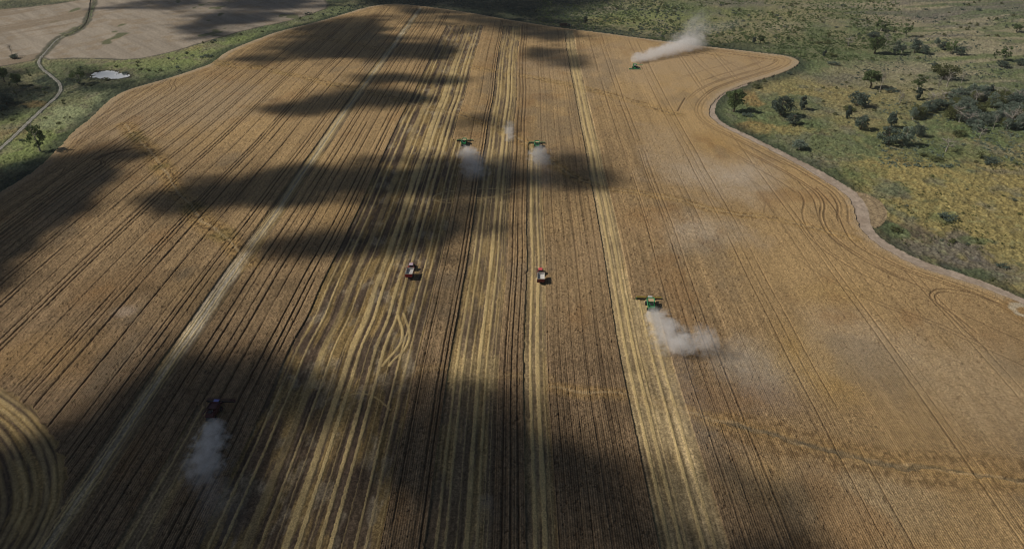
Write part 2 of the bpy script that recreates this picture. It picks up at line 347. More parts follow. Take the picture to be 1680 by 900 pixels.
    for d0, st in ((7.5, .5), (11, .8), (13.3, .8), (21, .7), (23.2, .7), (33, .6), (35.5, .55), (52, .4), (54.5, .4)):
        dn = db + 3 * (fbm(x / 60, y / 60, 64, 2) - .5)
        hl = np.maximum(hl, (1 - sstep(.3, .8 + .4 * farw, np.abs(dn - d0))) * st * sstep(.3, .5, vn(sb / 50, 0 * sb + d0, 65)))
    g = np.maximum(g, hl * np.maximum(rs, (x < -150) * (y > 250) * .5 * (db < 25)))
    for P, w, s in DARKS:
        d, _ = dist_line(x, y, P, 4)
        g = np.maximum(g, (1 - sstep(w * .6, w * 1.6, d)) * s)
    cc = mixc(cc, (.085, .052, .030), g * (.80 - .15 * farw) * (.65 + .7 * n15[F]))
    hz = hz - .55 * g
    # paler beaten rim of the crop
    rim = (1 - sstep(2, 9, db + (n5[F] - .5) * 6)) * (sstep(80, 200, x) + sstep(520, 700, y) * .9 + (x < -200) * .5)
    cc = mixc(cc, (.46, .35, .22), rim * .7)
    sp = G(1684, 512); ds = np.hypot(x - sp[0], (y - sp[1])) + (n2[F] - .5) * 2
    cc = mixc(cc, (.30, .19, .08), (1 - sstep(9, 13, ds)) * .7); cc = mixc(cc, (.66, .64, .52), (1 - sstep(1.0, 2.6, np.abs(ds - 5.5))) * .4)
    # harvested strips
    st = np.zeros(len(F), bool)
    circ = inside(x + jit[F] * .5, y + jit[F] * .5, CIRC)
    tone = np.zeros(len(F), np.float32)
    for x0, x1, y0, y1, tn in STRIPS:
        ye = y1 + 3 * (vn(xw / 2.5, 0 * y, 71) - .5)
        m = (xw > x0) & (xw < x1) & (y > y0) & (y < ye) & (db > 9)
        st |= m; tone[m] = tn
    st |= circ
    S = np.nonzero(st)[0]
    xs = xw[S]; ys = y[S]; tn = tone[S]
    cs = circ[S]; dcx, _ = dist_line(x[S], y[S], CIRC[:-4], 60); xq = xs; xs = np.where(cs, dcx, xs)
    gold = fbm(xs / 3.0, ys / 26, 72, 4); patch = fbm(xs / 12, ys / 20, 73, 3)
    sc_ = np.empty((len(S), 3), np.float32); sc_[:] = (.108, .075, .050)
    sc_ = mixc(sc_, (.30, .205, .08), sstep(.44, .66, gold) * .85)
    sc_ = mixc(sc_, (.45, .34, .18), np.clip(tn * (.35 + 1.1 * patch) - .05, 0, .95))
    sc_ = mixc(sc_, (.44, .33, .16), (1 - sstep(5, 14, np.abs(ys - rowY(612) + (vn(xs / 3, ys / 3, 74) - .5) * 12))) * .55 * sstep(.25, .5, vn(xs / 11, 0 * ys, 75)) * (xs > -36))
    chaff = sstep(.56, .74, fbm(xs / 5, ys / 11, 90, 4)) * ((xs > -103) & (xs < -45))
    sc_ = mixc(sc_, (.40, .33, .22), chaff * .42)
    lw = (np.abs(xs + 150) < 7)       # the pale strip on the left: bare pale straw in its middle stretch
    mid = lw * (1 - sstep(rowY(430), rowY(415), ys)) * sstep(rowY(640), rowY(545), ys)
    sc_ = mixc(sc_, (.60, .53, .40), mid * (1 - sstep(1.6, 4.6, np.abs(xs + 151.6 + 3 * (patch - .5)))) * .8 * (.55 + .7 * vn(xs / .6, ys / 60, 85)))
    sc_ = mixc(sc_, (.46, .40, .28), lw * (1 - mid) * (1 - sstep(.8, 3.4, np.abs(xs + 151 + 4 * (patch - .5)))) * (.55 + .35 * sstep(320, 420, ys)) * (.4 + .9 * vn(xs / .6, ys / 60, 86)))
    sc_ *= (1 + .8 * (vn(xs / .55, ys / 45, 76) - .5) + .4 * (vn(xs / .9, ys / 6, 77) - .5))[:, None]
    sc_ *= (.76 + .48 * n1[F][S])[:, None] * (1 + .6 * (n0[S] - .5))[:, None]
    xs = xq
    ss = np.zeros(len(S), np.float32)
    for tx, w, y0, y1, k in STRAW:
        w_ = w * .86 * (1 + .5 * sstep(280, 520, ys)); m = np.nonzero((np.abs(xs - tx) < w * 1.5 + 1.5) & (ys > y0) & (ys < y1))[0]
        if not len(m): continue
        ed = w_[m] * (1 + .35 * (vn(ys[m] / 14 + tx, 0 * ys[m], 78) - .5))
        a = (1 - sstep(ed * .7, ed * 1.35, np.abs(xs[m] - tx + .3 * (n1[F][S][m] - .5)))) * k * (.75 + .15 * sstep(300, 500, ys[m]) + .4 * vn(ys[m] / 25 + tx * 7, 0 * ys[m], 79))
        ss[m] = np.maximum(ss[m], a)
    for P, w, k in LOOPS:
        d, _ = dist_line(xs - wob[S], ys, P, 5)
        ss = np.maximum(ss, (1 - sstep(w * .6, w * 1.5, d)) * k)
    cs = circ[S]
    if cs.any():
        dc, _ = dist_line(x[S], y[S], CIRC[:-4], 45)
        for d0, k in ((1.2, .35), (3.5, .5), (5.8, .45), (9, .3), (12, .5), (14.4, .4), (18, .3), (21, .55), (23.4, .4), (28, .4), (31, .5), (36, .4)):
            ss = np.where(cs, np.maximum(ss, (1 - sstep(.2, 1.3, np.abs(dc - d0 + 2.5 * (patch - .5)))) * k * 1.05), ss)
    ss = np.where(cs & (np.abs(xs + 150) < 40), ss, ss)
    ss = ss * (1 - .55 * sstep(640, 860, ys))
    ssc = np.clip(ss * (.55 + .6 * n2[F][S] + .25 * n15[F][S]), 0, 1)
    sc_ = mixc(sc_, (.62, .465, .215), ssc * .95)
    cc[S] = sc_
    hz[S] = .06 + (n1[F][S] - .5) * .16 + .28 * ssc
    # straw and chaff rows lie over loops inside the crop too
    C = np.nonzero(~st)[0]
    for P, w, k in LOOPS[:3]:
        d, _ = dist_line(x[C], y[C], P, 5)
        cc[C] = mixc(cc[C], (.42, .33, .2), (1 - sstep(w * .6, w * 1.5, d)) * k * .8)
    # contour banks
    for P, w, s, gr in BANKS:
        wx = 5 * (fbm(x / 22, y / 22, 88, 3) - .5); wy = 9 * (fbm(x / 24, y / 24, 89, 3) - .5)
        d, sl = dist_line(x + wx, y + wy, P, w * 4)
        m = np.nonzero(d < w * 4 - .01)[0]
        if not len(m): continue
        dd = d[m]; rg = fbm(x[m] / 1.6, y[m] / 2.2, 81, 2)
        a = (1 - sstep(w * .5, w * 2.6, dd + (n5[F][m] - .5) * w)) * s
        far_ = np.where(st[m], .35, 1.0)
        s = s * (.75 + .6 * vn(sl[m] / 18, 0 * dd, 87))
        w = w * (1 + .5 * float(P[:, 1].mean() > 350)); cc[m] = mixc(cc[m], (.44, .28, .10), a * .6 * far_)
        cc[m] = mixc(cc[m], (.115, .072, .035), a * sstep(.52, .68, rg) * .9 * far_)
        cc[m] = mixc(cc[m], (.50, .38, .22), (1 - sstep(.3, 1.1, dd)) * s * .5)
        if gr: cc[m] = mixc(cc[m], (.13, .115, .035), a * sstep(.55, .7, vn(sl[m] / 16, 0 * dd, 82)) * gr)
        hz[m] += a * (.5 * (rg - .5) + .1)
    d, sl = dist_line(x + 2.5 * (fbm(x / 7, y / 7, 97, 3) - .5), y + 5 * (fbm(x / 8, y / 8, 98, 3) - .5), GULLY, 10)
    wgl = 1.6 * (1 - .6 * sstep(55, 85, sl)) * sstep(0, 14, sl) * (.7 + .5 * vn(sl / 9, 0 * sl, 83))
    a = 1 - sstep(wgl * .6, wgl * 1.5, d + (n2[F] - .5) * 1.6)
    cc = mixc(cc, (.12, .10, .065), a * .8 * (.5 + .7 * n2[F])); hz = hz - a * .45
    a = .6 * np.exp(-((d - 6) / 3.5) ** 2) * (sl > 3) * (sl < 190) * (x > GULLY[0, 0])
    rg = fbm(x / 1.3, y / 1.6, 84, 2)
    cc = mixc(cc, (.40, .25, .10), a * .5); cc = mixc(cc, (.12, .075, .035), a * sstep(.46, .6, rg) * 1.0)
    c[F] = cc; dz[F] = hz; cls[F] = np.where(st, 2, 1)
    # --- tracks, road, pond
    d, sl = dist_line(X, Y, TRACK_R, 12)
    w = 2.6 + 1.6 * vn(sl / 40, 0 * sl, 91) + .8 * (sl > 180)
    w = w * (1 - .75 * sstep(560, 620, Y)) * (.45 + .55 * sstep(250, 300, Y))
    m = d + (n5 - .5) * 1.6 < w
    c[m] = (.43, .345, .265); c[m] *= (.82 + .36 * n2[m])[:, None]
    c[m] = mixc(c[m], (.33, .25, .18), sstep(.35, .1, np.abs(np.abs(d[m]) - 1.1)) * .0 + sstep(.5, .7, n15[m]) * .5)
    cls[m] = 4; dz[m] = .05 + (n1[m] - .5) * .1
    d, sl = dist_line(X, Y, ROAD_L, 12)
    fade = sstep(760, 700, Y)
    w = .85 + .5 * fade
    m = (d + (n5 - .5) * 1.0 < w) & (Y < 1150)
    c[m] = (.34, .325, .29); c[m] *= (.8 + .4 * n2[m])[:, None]
    c[m] = mixc(c[m], (.17, .17, .10), (1 - sstep(.15, .5, d[m])) * .6)
    fm = (Y[m] > rowY(62)); c[m] = np.where(fm[:, None], c[m] * np.array((.28, .25, .2)), c[m])
    cls[m] = 3; dz[m] = .05 - .9 * (Y[m] > rowY(62))
    e = (d > w) & (d < w + 1.6) & (cls == 0); c[e] = mixc(c[e], DGR, np.full(e.sum(), .55)); dz[e] -= .3
    dp, _ = dist_line(X, Y, np.vstack([POND, POND[:1]]), 8)
    c = mixc(c, (.045, .042, .03), (1 - sstep(1.5, 5, dp + (n2 - .5) * 3)) * .85)
    m = inside(X + (n5 - .5) * 6, Y + (n5 - .5) * 14, POND)
    cls[m] = 7; dz[m] = 0
    return cls, np.clip(c, .008, .85), dz

def shade_cell(cls):
    pass

# ------------------------------------------------------------------ materials
def new_mat(name):
    m = D.materials.new(name); m.use_nodes = True
    return m, m.node_tree, m.node_tree.nodes['Principled BSDF']
def land_mat(name, rough=.95, n_scale=1.2, amp=.35, bump=.5):
    m, nt, b = new_mat(name); N = nt.nodes; L = nt.links
    at = N.new('ShaderNodeAttribute'); at.attribute_name = 'albedo'
    co = N.new('ShaderNodeTexCoord')
    n = N.new('ShaderNodeTexNoise'); n.inputs['Scale'].default_value = n_scale; n.inputs['Detail'].default_value = 3
    L.new(co.outputs['Object'], n.inputs['Vector'])
    mr = N.new('ShaderNodeMapRange'); mr.inputs['From Min'].default_value = .3; mr.inputs['From Max'].default_value = .7
    mr.inputs['To Min'].default_value = 1 - amp; mr.inputs['To Max'].default_value = 1 + amp
    L.new(n.outputs['Fac'], mr.inputs['Value'])
    mx = N.new('ShaderNodeVectorMath'); mx.operation = 'SCALE'
    L.new(at.outputs['Color'], mx.inputs[0]); L.new(mr.outputs[0], mx.inputs['Scale'])
    L.new(mx.outputs[0], b.inputs['Base Color'])
    bp = N.new('ShaderNodeBump'); bp.inputs['Distance'].default_value = .25; bp.inputs['Strength'].default_value = bump
    L.new(n.outputs['Fac'], bp.inputs['Height']); L.new(bp.outputs[0], b.inputs['Normal'])
    b.inputs['Roughness'].default_value = rough; b.inputs['Specular IOR Level'].default_value = .1
    return m
def solid(name, col, rough=.5, metal=0.0, var=.12, scale=3.0, spec=.5):
    m, nt, b = new_mat(name); N = nt.nodes; L = nt.links
    n = N.new('ShaderNodeTexNoise'); n.inputs['Scale'].default_value = scale; n.inputs['Detail'].default_value = 4
    co = N.new('ShaderNodeTexCoord'); L.new(co.outputs['Object'], n.inputs['Vector'])
    r = N.new('ShaderNodeValToRGB')
    r.color_ramp.elements[0].position = .3; r.color_ramp.elements[1].position = .7
    r.color_ramp.elements[0].color = (*[c * (1 - var) for c in col], 1)
    r.color_ramp.elements[1].color = (*[min(1, c * (1 + var)) for c in col], 1)
    L.new(n.outputs['Fac'], r.inputs[0]); L.new(r.outputs[0], b.inputs['Base Color'])
    b.inputs['Roughness'].default_value = rough; b.inputs['Metallic'].default_value = metal
    b.inputs['Specular IOR Level'].default_value = spec
    return m
def tag(o, label=None, cat=None, group=None, kind=None):
    if label: o['label'] = label
    if cat: o['category'] = cat
    if group: o['group'] = group
    if kind: o['kind'] = kind
    return o
def np_mesh(name, V, Fq, mat, attr=None, smooth_=False):
    me = D.meshes.new(name)
    me.vertices.add(len(V)); me.vertices.foreach_set('co', np.ascontiguousarray(V, np.float32).ravel())
    k = Fq.shape[1]
    me.loops.add(Fq.size); me.loops.foreach_set('vertex_index', np.ascontiguousarray(Fq, np.int32).ravel())
    me.polygons.add(len(Fq)); me.polygons.foreach_set('loop_start', np.arange(0, Fq.size, k, dtype=np.int32))
    me.update(calc_edges=True)
    if smooth_: me.polygons.foreach_set('use_smooth', np.ones(len(Fq), bool))
    if attr is not None:
        a = me.attributes.new('albedo', 'FLOAT_COLOR', 'POINT')
        a.data.foreach_set('color', np.concatenate([attr, np.ones((len(attr), 1), np.float32)], 1).astype(np.float32).ravel())
    me.materials.append(mat)
    o = D.objects.new(name, me); COL.objects.link(o)
    return o

# ------------------------------------------------------------------ the land: one sheet of triangles, split by what it is
LM = {'ground': land_mat('scrub_land', n_scale=.9, amp=.38, bump=.9), 'wheat_field': land_mat('ripe_wheat', n_scale=2.0, amp=.34, bump=.8),
      'stubble_field': land_mat('wheat_stubble', n_scale=2.4, amp=.34, bump=.6), 'dirt_road': land_mat('gravel_dirt', n_scale=1, amp=.12, bump=.3),
      'field_track': land_mat('bare_dirt', n_scale=.8, amp=.14, bump=.3), 'distant_field': land_mat('old_stubble', n_scale=.5, amp=.15, bump=.4)}
LM['adjoining_field'] = LM['distant_field']
pm, pnt, pb = new_mat('sky_pale_water')
pn = pnt.nodes.new('ShaderNodeTexNoise'); pn.inputs['Scale'].default_value = .25
pbp = pnt.nodes.new('ShaderNodeBump'); pbp.inputs['Strength'].default_value = .05
pnt.links.new(pn.outputs['Fac'], pbp.inputs['Height']); pnt.links.new(pbp.outputs[0], pb.inputs['Normal'])
pb.inputs['Base Color'].default_value = (.80, .82, .82, 1); pb.inputs['Roughness'].default_value = .12  # pale base colour paints in the bright sky mirrored by the pond
LM['pond'] = pm

NR, NC = 1450, 2300
phi = np.concatenate([[R(85), R(80), R(76), R(72), R(68), R(65), R(62.5), R(60)], np.linspace(R(58), R(6.2), NR - 8)])     # view-angle spacing keeps the mesh finer near by
t_ = np.linspace(0, 1, NR)
yy = CAM_H / np.tan(phi)
zz = yy * math.cos(PITCH) + CAM_H * math.sin(PITCH)
cc_ = np.concatenate([np.linspace(-1.7, -.83, 161)[:-1], np.linspace(-.83, .82, NC - 320), np.linspace(.82, 1.7, 161)[1:]])
GX = (zz[:, None] * cc_[None, :]); GY = np.repeat(yy[:, None], NC, 1)
X = GX.ravel(); Y = GY.ravel()
cls, alb, dz = classify(X, Y)
Z = terr(X, Y) + dz
pz = float(terr(*POND.mean(0))) - .25
Z[cls == 7] = pz
q = (np.arange(NR - 1)[:, None] * NC + np.arange(NC - 1)[None, :]).ravel()
quads = np.stack([q, q + 1, q + NC + 1, q + NC], 1)
fc = cls[quads]
fcls = np.where(fc[:, 0] == fc[:, 2], fc[:, 0], fc[:, 1])
V = np.stack([X, Y, Z], 1)
LABELS = {'wheat_field': 'ripe wheat field with tramlines', 'stubble_field': 'harvested strips of pale stubble and straw', 'dirt_road': 'winding grey dirt road at the left',
          'field_track': 'pale dirt track round the wheat field edge', 'distant_field': 'pale ploughed field beyond the gully', 'adjoining_field': 'pale field above the green strip', 'pond': 'small bright pond in the green strip'}
for k, nm in enumerate(CLS):
    sel = quads[fcls == k]
    if not len(sel): continue
    u, inv = np.unique(sel, return_inverse=True)
    o = np_mesh(nm, V[u], inv.reshape(-1, 4), LM[nm], alb[u])
    o['kind'] = 'structure'
del V, quads, fc
# coarse surroundings out to the horizon
gx = np.linspace(-7000, 7000, 141); gy = np.linspace(-3000, 9000, 121)
AX, AY = np.meshgrid(gx, gy); ax = AX.ravel(); ay = AY.ravel()
zmid = ay * math.cos(PITCH) + CAM_H * math.sin(PITCH)
az = terr(np.clip(ax, -2500, 2500), np.clip(ay, -500, 2500)) - 1.0 + 30 * (fbm(ax / 900, ay / 900, 95, 3) - .45) * sstep(1600, 3500, np.hypot(ax, ay))
under = (ay > 20) & (ay < 1700) & (np.abs(ax) < 1.68 * zmid)
az = az - 9 * under
ac = np.empty((len(ax), 3), np.float32); ac[:] = (.12, .115, .06)
nn = fbm(ax / 500, ay / 500, 96, 4); ac = mixc(ac, (.33, .26, .16), sstep(.5, .55, nn)); ac = mixc(ac, (.05, .065, .035), sstep(.45, .40, nn))
ac = mixc(ac, (.34, .24, .14), ((ay < 450) & (np.abs(ax) < 420)).astype(float))
qq = (np.arange(120)[:, None] * 141 + np.arange(140)[None, :]).ravel()
qd = np.stack([qq, qq + 1, qq + 142, qq + 141], 1)
uf = under[qd].all(1)
qd = qd[~uf]
o = np_mesh('surrounding_terrain', np.stack([ax, ay, az], 1), qd, LM['ground'], ac, True); o['kind'] = 'structure'

# ------------------------------------------------------------------ clouds high over the land (they throw the shade)
def volume_mat(name, dens, col=(1, 1, 1), aniso=0.3):
    m = D.materials.new(name); m.use_nodes = True; nt = m.node_tree
    nt.nodes.remove(nt.nodes['Principled BSDF'])
    v = nt.nodes.new('ShaderNodeVolumePrincipled')
    v.inputs['Density'].default_value = dens; v.inputs['Color'].default_value = (*col, 1); v.inputs['Anisotropy'].default_value = aniso
    nt.links.new(v.outputs[0], nt.nodes['Material Output'].inputs['Volume'])
    return m, nt, v
CLOUD_M, _, _ = volume_mat('cloud_vapour', .17, (.5, .5, .52))
CLOUD_H = 900.0
def cloud(px_poly, soft, thick=26.0, seed=1, ragged=1.0, step=5.0):
    P = smooth(GP(px_poly), 2, True)
    mn = P.min(0) - soft * 1.5; mx = P.max(0) + soft * 1.5
    nx = int((mx[0] - mn[0]) / step) + 2; ny = int((mx[1] - mn[1]) / step) + 2
    xs = mn[0] + step * np.arange(nx); ys = mn[1] + step * np.arange(ny)
    A, B = np.meshgrid(xs, ys); a = A.ravel(); b = B.ravel()
    d, _ = dist_line(a, b, np.vstack([P, P[:1]]), 400)
    ins = inside(a, b, P); sd = np.where(ins, d, -d)
    n = fbm(a / 55, b / 70, 200 + seed, 4) - .5
    n2 = fbm(a / 17, b / 22, 300 + seed, 3) - .5
    soft = soft * 1.35; n4 = fbm(a / 90, b / 30, 250 + seed, 3) - .5
    sd = sd + (n * 2.2 * soft + n2 * 1.1 * soft + n4 * 2.6 * soft) * ragged
    t = thick * np.clip((sd + soft * .55) / (soft * 1.9), 0, 1) ** 1.6 * (1 + 1.2 * n + .6 * n2 + .8 * n4)
    t = np.clip(t, 0, None)
    t2 = t.reshape(ny, nx); t2[0] = t2[-1] = 0; t2[:, 0] = t2[:, -1] = 0; t = t2.ravel()
    sh = (CLOUD_H) / math.tan(SUN_ELEV)
    q = (np.arange(ny - 1)[:, None] * nx + np.arange(nx - 1)[None, :]).ravel()
    qd = np.stack([q, q + 1, q + nx + 1, q + nx], 1)
    qd = qd[(t[qd] > 0).any(1)]
    N = len(a)
    zc = CLOUD_H + 6 * n
    V = np.concatenate([np.stack([a - sh, b, zc + .6 * t], 1), np.stack([a - sh, b, zc - .4 * t], 1)])
    top = qd.copy(); bot = qd[:, ::-1].copy() + N
    # weld the rim so that each cloud is one closed skin
    rim = np.nonzero(t <= 0)[0]; mp = np.arange(2 * N); mp[rim + N] = rim
    F_ = mp[np.concatenate([top, bot])]
    u, inv = np.unique(F_, return_inverse=True)
    o = np_mesh('cloud', V[u], inv.reshape(-1, 4), CLOUD_M, None, True)
    o['kind'] = 'structure'
    return o
CL = [
    # bottom left corner up to the dark tractor, and the bottom middle
    ([(-300, 760), (20, 742), (90, 690), (170, 640), (240, 600), (310, 578), (380, 588), (430, 590), (500, 618), (500, 668), (440, 706), (410, 760), (380, 820), (350, 960), (-300, 1100)], 18, 38, .5),
    ([(655, 700), (700, 660), (745, 640), (815, 650), (870, 680), (950, 730), (1050, 800), (1130, 815), (1200, 850), (1260, 920), (1290, 980), (610, 1000), (640, 800)], 24, 22, 1.0),
    ([(430, 640), (520, 610), (600, 620), (700, 650), (720, 700), (640, 760), (540, 720), (470, 700)], 20, 7, 1.5),
    # left edge
    ([(-250, 440), (-60, 330), (0, 282), (60, 262), (110, 248), (180, 234), (250, 238), (240, 275), (170, 322), (140, 350), (90, 400), (20, 462), (-160, 580)], 16, 36, .7),
    # long middle streak
    ([(238, 338), (280, 304), (340, 286), (410, 274), (500, 264), (600, 268), (650, 262), (740, 252), (830, 250), (880, 256), (960, 264), (1018, 276), (1016, 302), (970, 324), (880, 336), (800, 332),
      (745, 318), (690, 312), (640, 324), (570, 328), (480, 332), (400, 334), (330, 352), (280, 350)], 17, 34, .9),
    ([(420, 404), (470, 378), (540, 370), (600, 352), (650, 336), (720, 332), (785, 345), (775, 385), (710, 408), (620, 426), (540, 424), (470, 424)], 16, 26, .9),
    ([(600, 450), (640, 420), (700, 410), (740, 430), (700, 470), (640, 500), (600, 490)], 16, 8, 1.5),
    ([(436, 184), (476, 170), (540, 158), (600, 148), (650, 152), (700, 158), (716, 166), (650, 172), (590, 178), (540, 190), (480, 192)], 14, 24, .9),
    ([(585, 128), (640, 122), (710, 126), (760, 140), (700, 148), (640, 142), (600, 136)], 16, 16, 1.0),
    ([(395, 95), (430, 78), (470, 58), (540, 34), (600, 22), (650, 28), (655, 44), (640, 62), (700, 74), (720, 90), (640, 100), (560, 98), (480, 98), (430, 106)], 22, 22, .8),
    ([(600, 6), (740, 14), (860, 34), (960, 56), (900, 64), (800, 52), (730, 40), (690, 38), (640, 22)], 20, 14, 1.0),
    ([(890, 84), (930, 80), (965, 92), (960, 112), (920, 116), (890, 104)], 16, 10, 1.2),
    ([(560, 0), (600, 6), (700, 12), (840, 34), (930, 50), (985, 50), (900, 30), (990, 12), (1000, -12), (560, -16)], 30, 24, .6),
    ([(235, -8), (550, -8), (540, 10), (470, 30), (400, 45), (335, 58), (300, 52), (290, 38), (330, 26), (270, 16), (190, 12)], 26, 16, 1.2),
    ([(300, 520), (420, 470), (560, 440), (640, 470), (560, 540), (430, 570), (330, 575)], 30, 4, 1.5),
    ([(150, 700), (300, 660), (700, 650), (1000, 720), (1300, 860), (1300, 1000), (150, 1000)], 30, 4, 1.5),
    ([(90, 128), (120, 114), (150, 112), (230, 124), (290, 118), (260, 132), (200, 148), (140, 154), (100, 148)], 10, 3, 1.2),
    ([(-120, 130), (10, 108), (45, 118), (60, 145), (40, 175), (0, 200), (-120, 240)], 14, 14, 1.0),
    ([(-60, 330), (-20, 285), (30, 272), (60, 262), (40, 300), (0, 330)], 8, 14, 1.0),
    ([(760, 180), (830, 185), (850, 215), (800, 222), (750, 210)], 14, 6, 1.2),
]
for i, (poly, soft, th, rag) in enumerate(CL):
    cloud(poly, soft, th, i, rag)

# ------------------------------------------------------------------ mesh helper for built things
class MB:
    def __init__(s): s.bm = bmesh.new()
    def _add(s, verts, faces):
        vs = [s.bm.verts.new(v) for v in verts]
        for f in faces:
            try: s.bm.faces.new([vs[i] for i in f])
            except ValueError: pass
        return s
    def hexa(s, b, t):
        """b, t: four points each, counter-clockwise from above"""
        return s._add(list(b) + list(t), [(3, 2, 1, 0), (4, 5, 6, 7), (0, 1, 5, 4), (1, 2, 6, 5), (2, 3, 7, 6), (3, 0, 4, 7)])
    def box(s, c, d, taper=1.0, rz=0.0):
        x, y, z = d[0] / 2, d[1] / 2, d[2] / 2
        ca, sa = math.cos(rz), math.sin(rz)
        def P(a, b2, c2): return (c[0] + a * ca - b2 * sa, c[1] + a * sa + b2 * ca, c[2] + c2)
        return s.hexa([P(-x, -y, -z), P(x, -y, -z), P(x, y, -z), P(-x, y, -z)],
                      [P(-x * taper, -y * taper, z), P(x * taper, -y * taper, z), P(x * taper, y * taper, z), P(-x * taper, y * taper, z)])
    def side(s, prof, x0, x1):
        """profile in (y, z), extruded from x0 to x1"""
        n = len(prof)
        vs = [(x0, a, b) for a, b in prof] + [(x1, a, b) for a, b in prof]
        return s._add(vs, [tuple(range(n)), tuple(range(2 * n - 1, n - 1, -1))] + [(i, i + n, (i + 1) % n + n, (i + 1) % n) for i in range(n)])
    def cyl(s, a, b, r, n=12, r2=None):
        a = Vector(a); b = Vector(b); d = (b - a).normalized()
        t = Vector((0, 0, 1)) if abs(d.z) < .9 else Vector((1, 0, 0))
        u = d.cross(t).normalized(); v = d.cross(u); r2 = r if r2 is None else r2
        P = [a + (u * math.cos(k * 2 * math.pi / n) + v * math.sin(k * 2 * math.pi / n)) * r for k in range(n)] + \
            [b + (u * math.cos(k * 2 * math.pi / n) + v * math.sin(k * 2 * math.pi / n)) * r2 for k in range(n)]
        return s._add([tuple(p) for p in P], [tuple(range(n - 1, -1, -1)), tuple(range(n, 2 * n))] + [(k, (k + 1) % n, (k + 1) % n + n, k + n) for k in range(n)])
    def ring(s, c, axis_x, r, w, ri, n=20):
        """a tyre round the X axis with rounded shoulders"""
        prof = [(-w / 2, ri), (-w / 2, r * .9), (-w * .36, r), (w * .36, r), (w / 2, r * .9), (w / 2, ri)]
        vs = []; m = len(prof)
        for k in range(n):
            a = k * 2 * math.pi / n
            for (dx, rr) in prof: vs.append((c[0] + dx, c[1] + rr * math.cos(a), c[2] + rr * math.sin(a)))
        fs = [(k * m + j, k * m + (j + 1) % m, ((k + 1) % n) * m + (j + 1) % m, ((k + 1) % n) * m + j) for k in range(n) for j in range(m)]
        return s._add(vs, fs)
    def build(s, name, mat, parent=None, bevel=0.0):
        if bevel: bmesh.ops.bevel(s.bm, geom=list(s.bm.edges), offset=bevel, segments=1, affect='EDGES', clamp_overlap=True)
        bmesh.ops.recalc_face_normals(s.bm, faces=s.bm.faces)
        me = D.meshes.new(name); s.bm.to_mesh(me); s.bm.free(); me.materials.append(mat)
        o = D.objects.new(name, me); COL.objects.link(o)
        if parent: o.parent = parent
        return o
def empty(name, label=None, cat=None, group=None):
    o = D.objects.new(name, None); COL.objects.link(o); return tag(o, label, cat, group)
def children(o): return [c for c in D.objects if c.parent == o]
def copy_tree(o, kids, parent=None):
    c = o.copy(); COL.objects.link(c); c.parent = parent
    for ch in kids.get(o.name, []): copy_tree(ch, kids, c)
    return c
def place(o, px, py, rz=0.0, dz_=0.0, sc=None):
    g = G(px, py); o.location = (g[0], g[1], float(terr(*g)) + dz_); o.rotation_euler = (0, 0, rz)
    if sc: o.scale = sc
    return o
GREEN = solid('green_paint', (.022, .22, .07), .35); LGREEN = solid('pale_green_paint', (.07, .30, .13), .35); YELLOW = solid('yellow_paint', (.42, .31, .02), .45)
RED = solid('red_paint', (.34, .012, .025), .35); DRED = solid('dusty_red_paint', (.15, .018, .022), .5); MAROON = solid('dark_maroon_paint', (.07, .010, .016), .5); BLACK = solid('black_rubber', (.018, .018, .018), .8)
DARK = solid('dark_steel', (.035, .035, .038), .5); STEEL = solid('bare_steel', (.42, .42, .40), .4, .3); WHITE = solid('white_paint', (.62, .60, .58), .4)
PINK = solid('faded_pink_roof', (.62, .48, .54), .5); CORAL = solid('coral_red_roof', (.70, .12, .12), .45); CREAM = solid('cream_rail', (.62, .55, .42), .5)  # CORAL is the plain paint tone of the right tractor's roof
GRAIN = solid('wheat_grain', (.55, .42, .24), .9, var=.2, scale=6); GLASS = solid('tinted_glass', (.02, .03, .04), .08, spec=.8); BLUE = solid('blue_grey_roof', (.22, .24, .62), .35)
LINING = solid('pale_bin_lining', (.66, .64, .60), .6); RUST = solid('rust_red_tarp', (.07, .04, .03), .9)

def wheel(parent, c, r, w, rim_mat, name='wheel'):
    """a hub mesh with its tyre and rim"""
    h = MB().cyl((c[0] - w * .3, c[1], c[2]), (c[0] + w * .3, c[1], c[2]), r * .22, 10).build(name, DARK, parent)
    MB().ring(c, 0, r, w, r * .55).build('tyre', BLACK, h)
    sx = 1 if c[0] > 0 else -1
    MB().cyl((c[0] - w * .22, c[1], c[2]), (c[0] + w * .34 * sx, c[1], c[2]), r * .56, 14).build('rim', rim_mat, h)
    return h

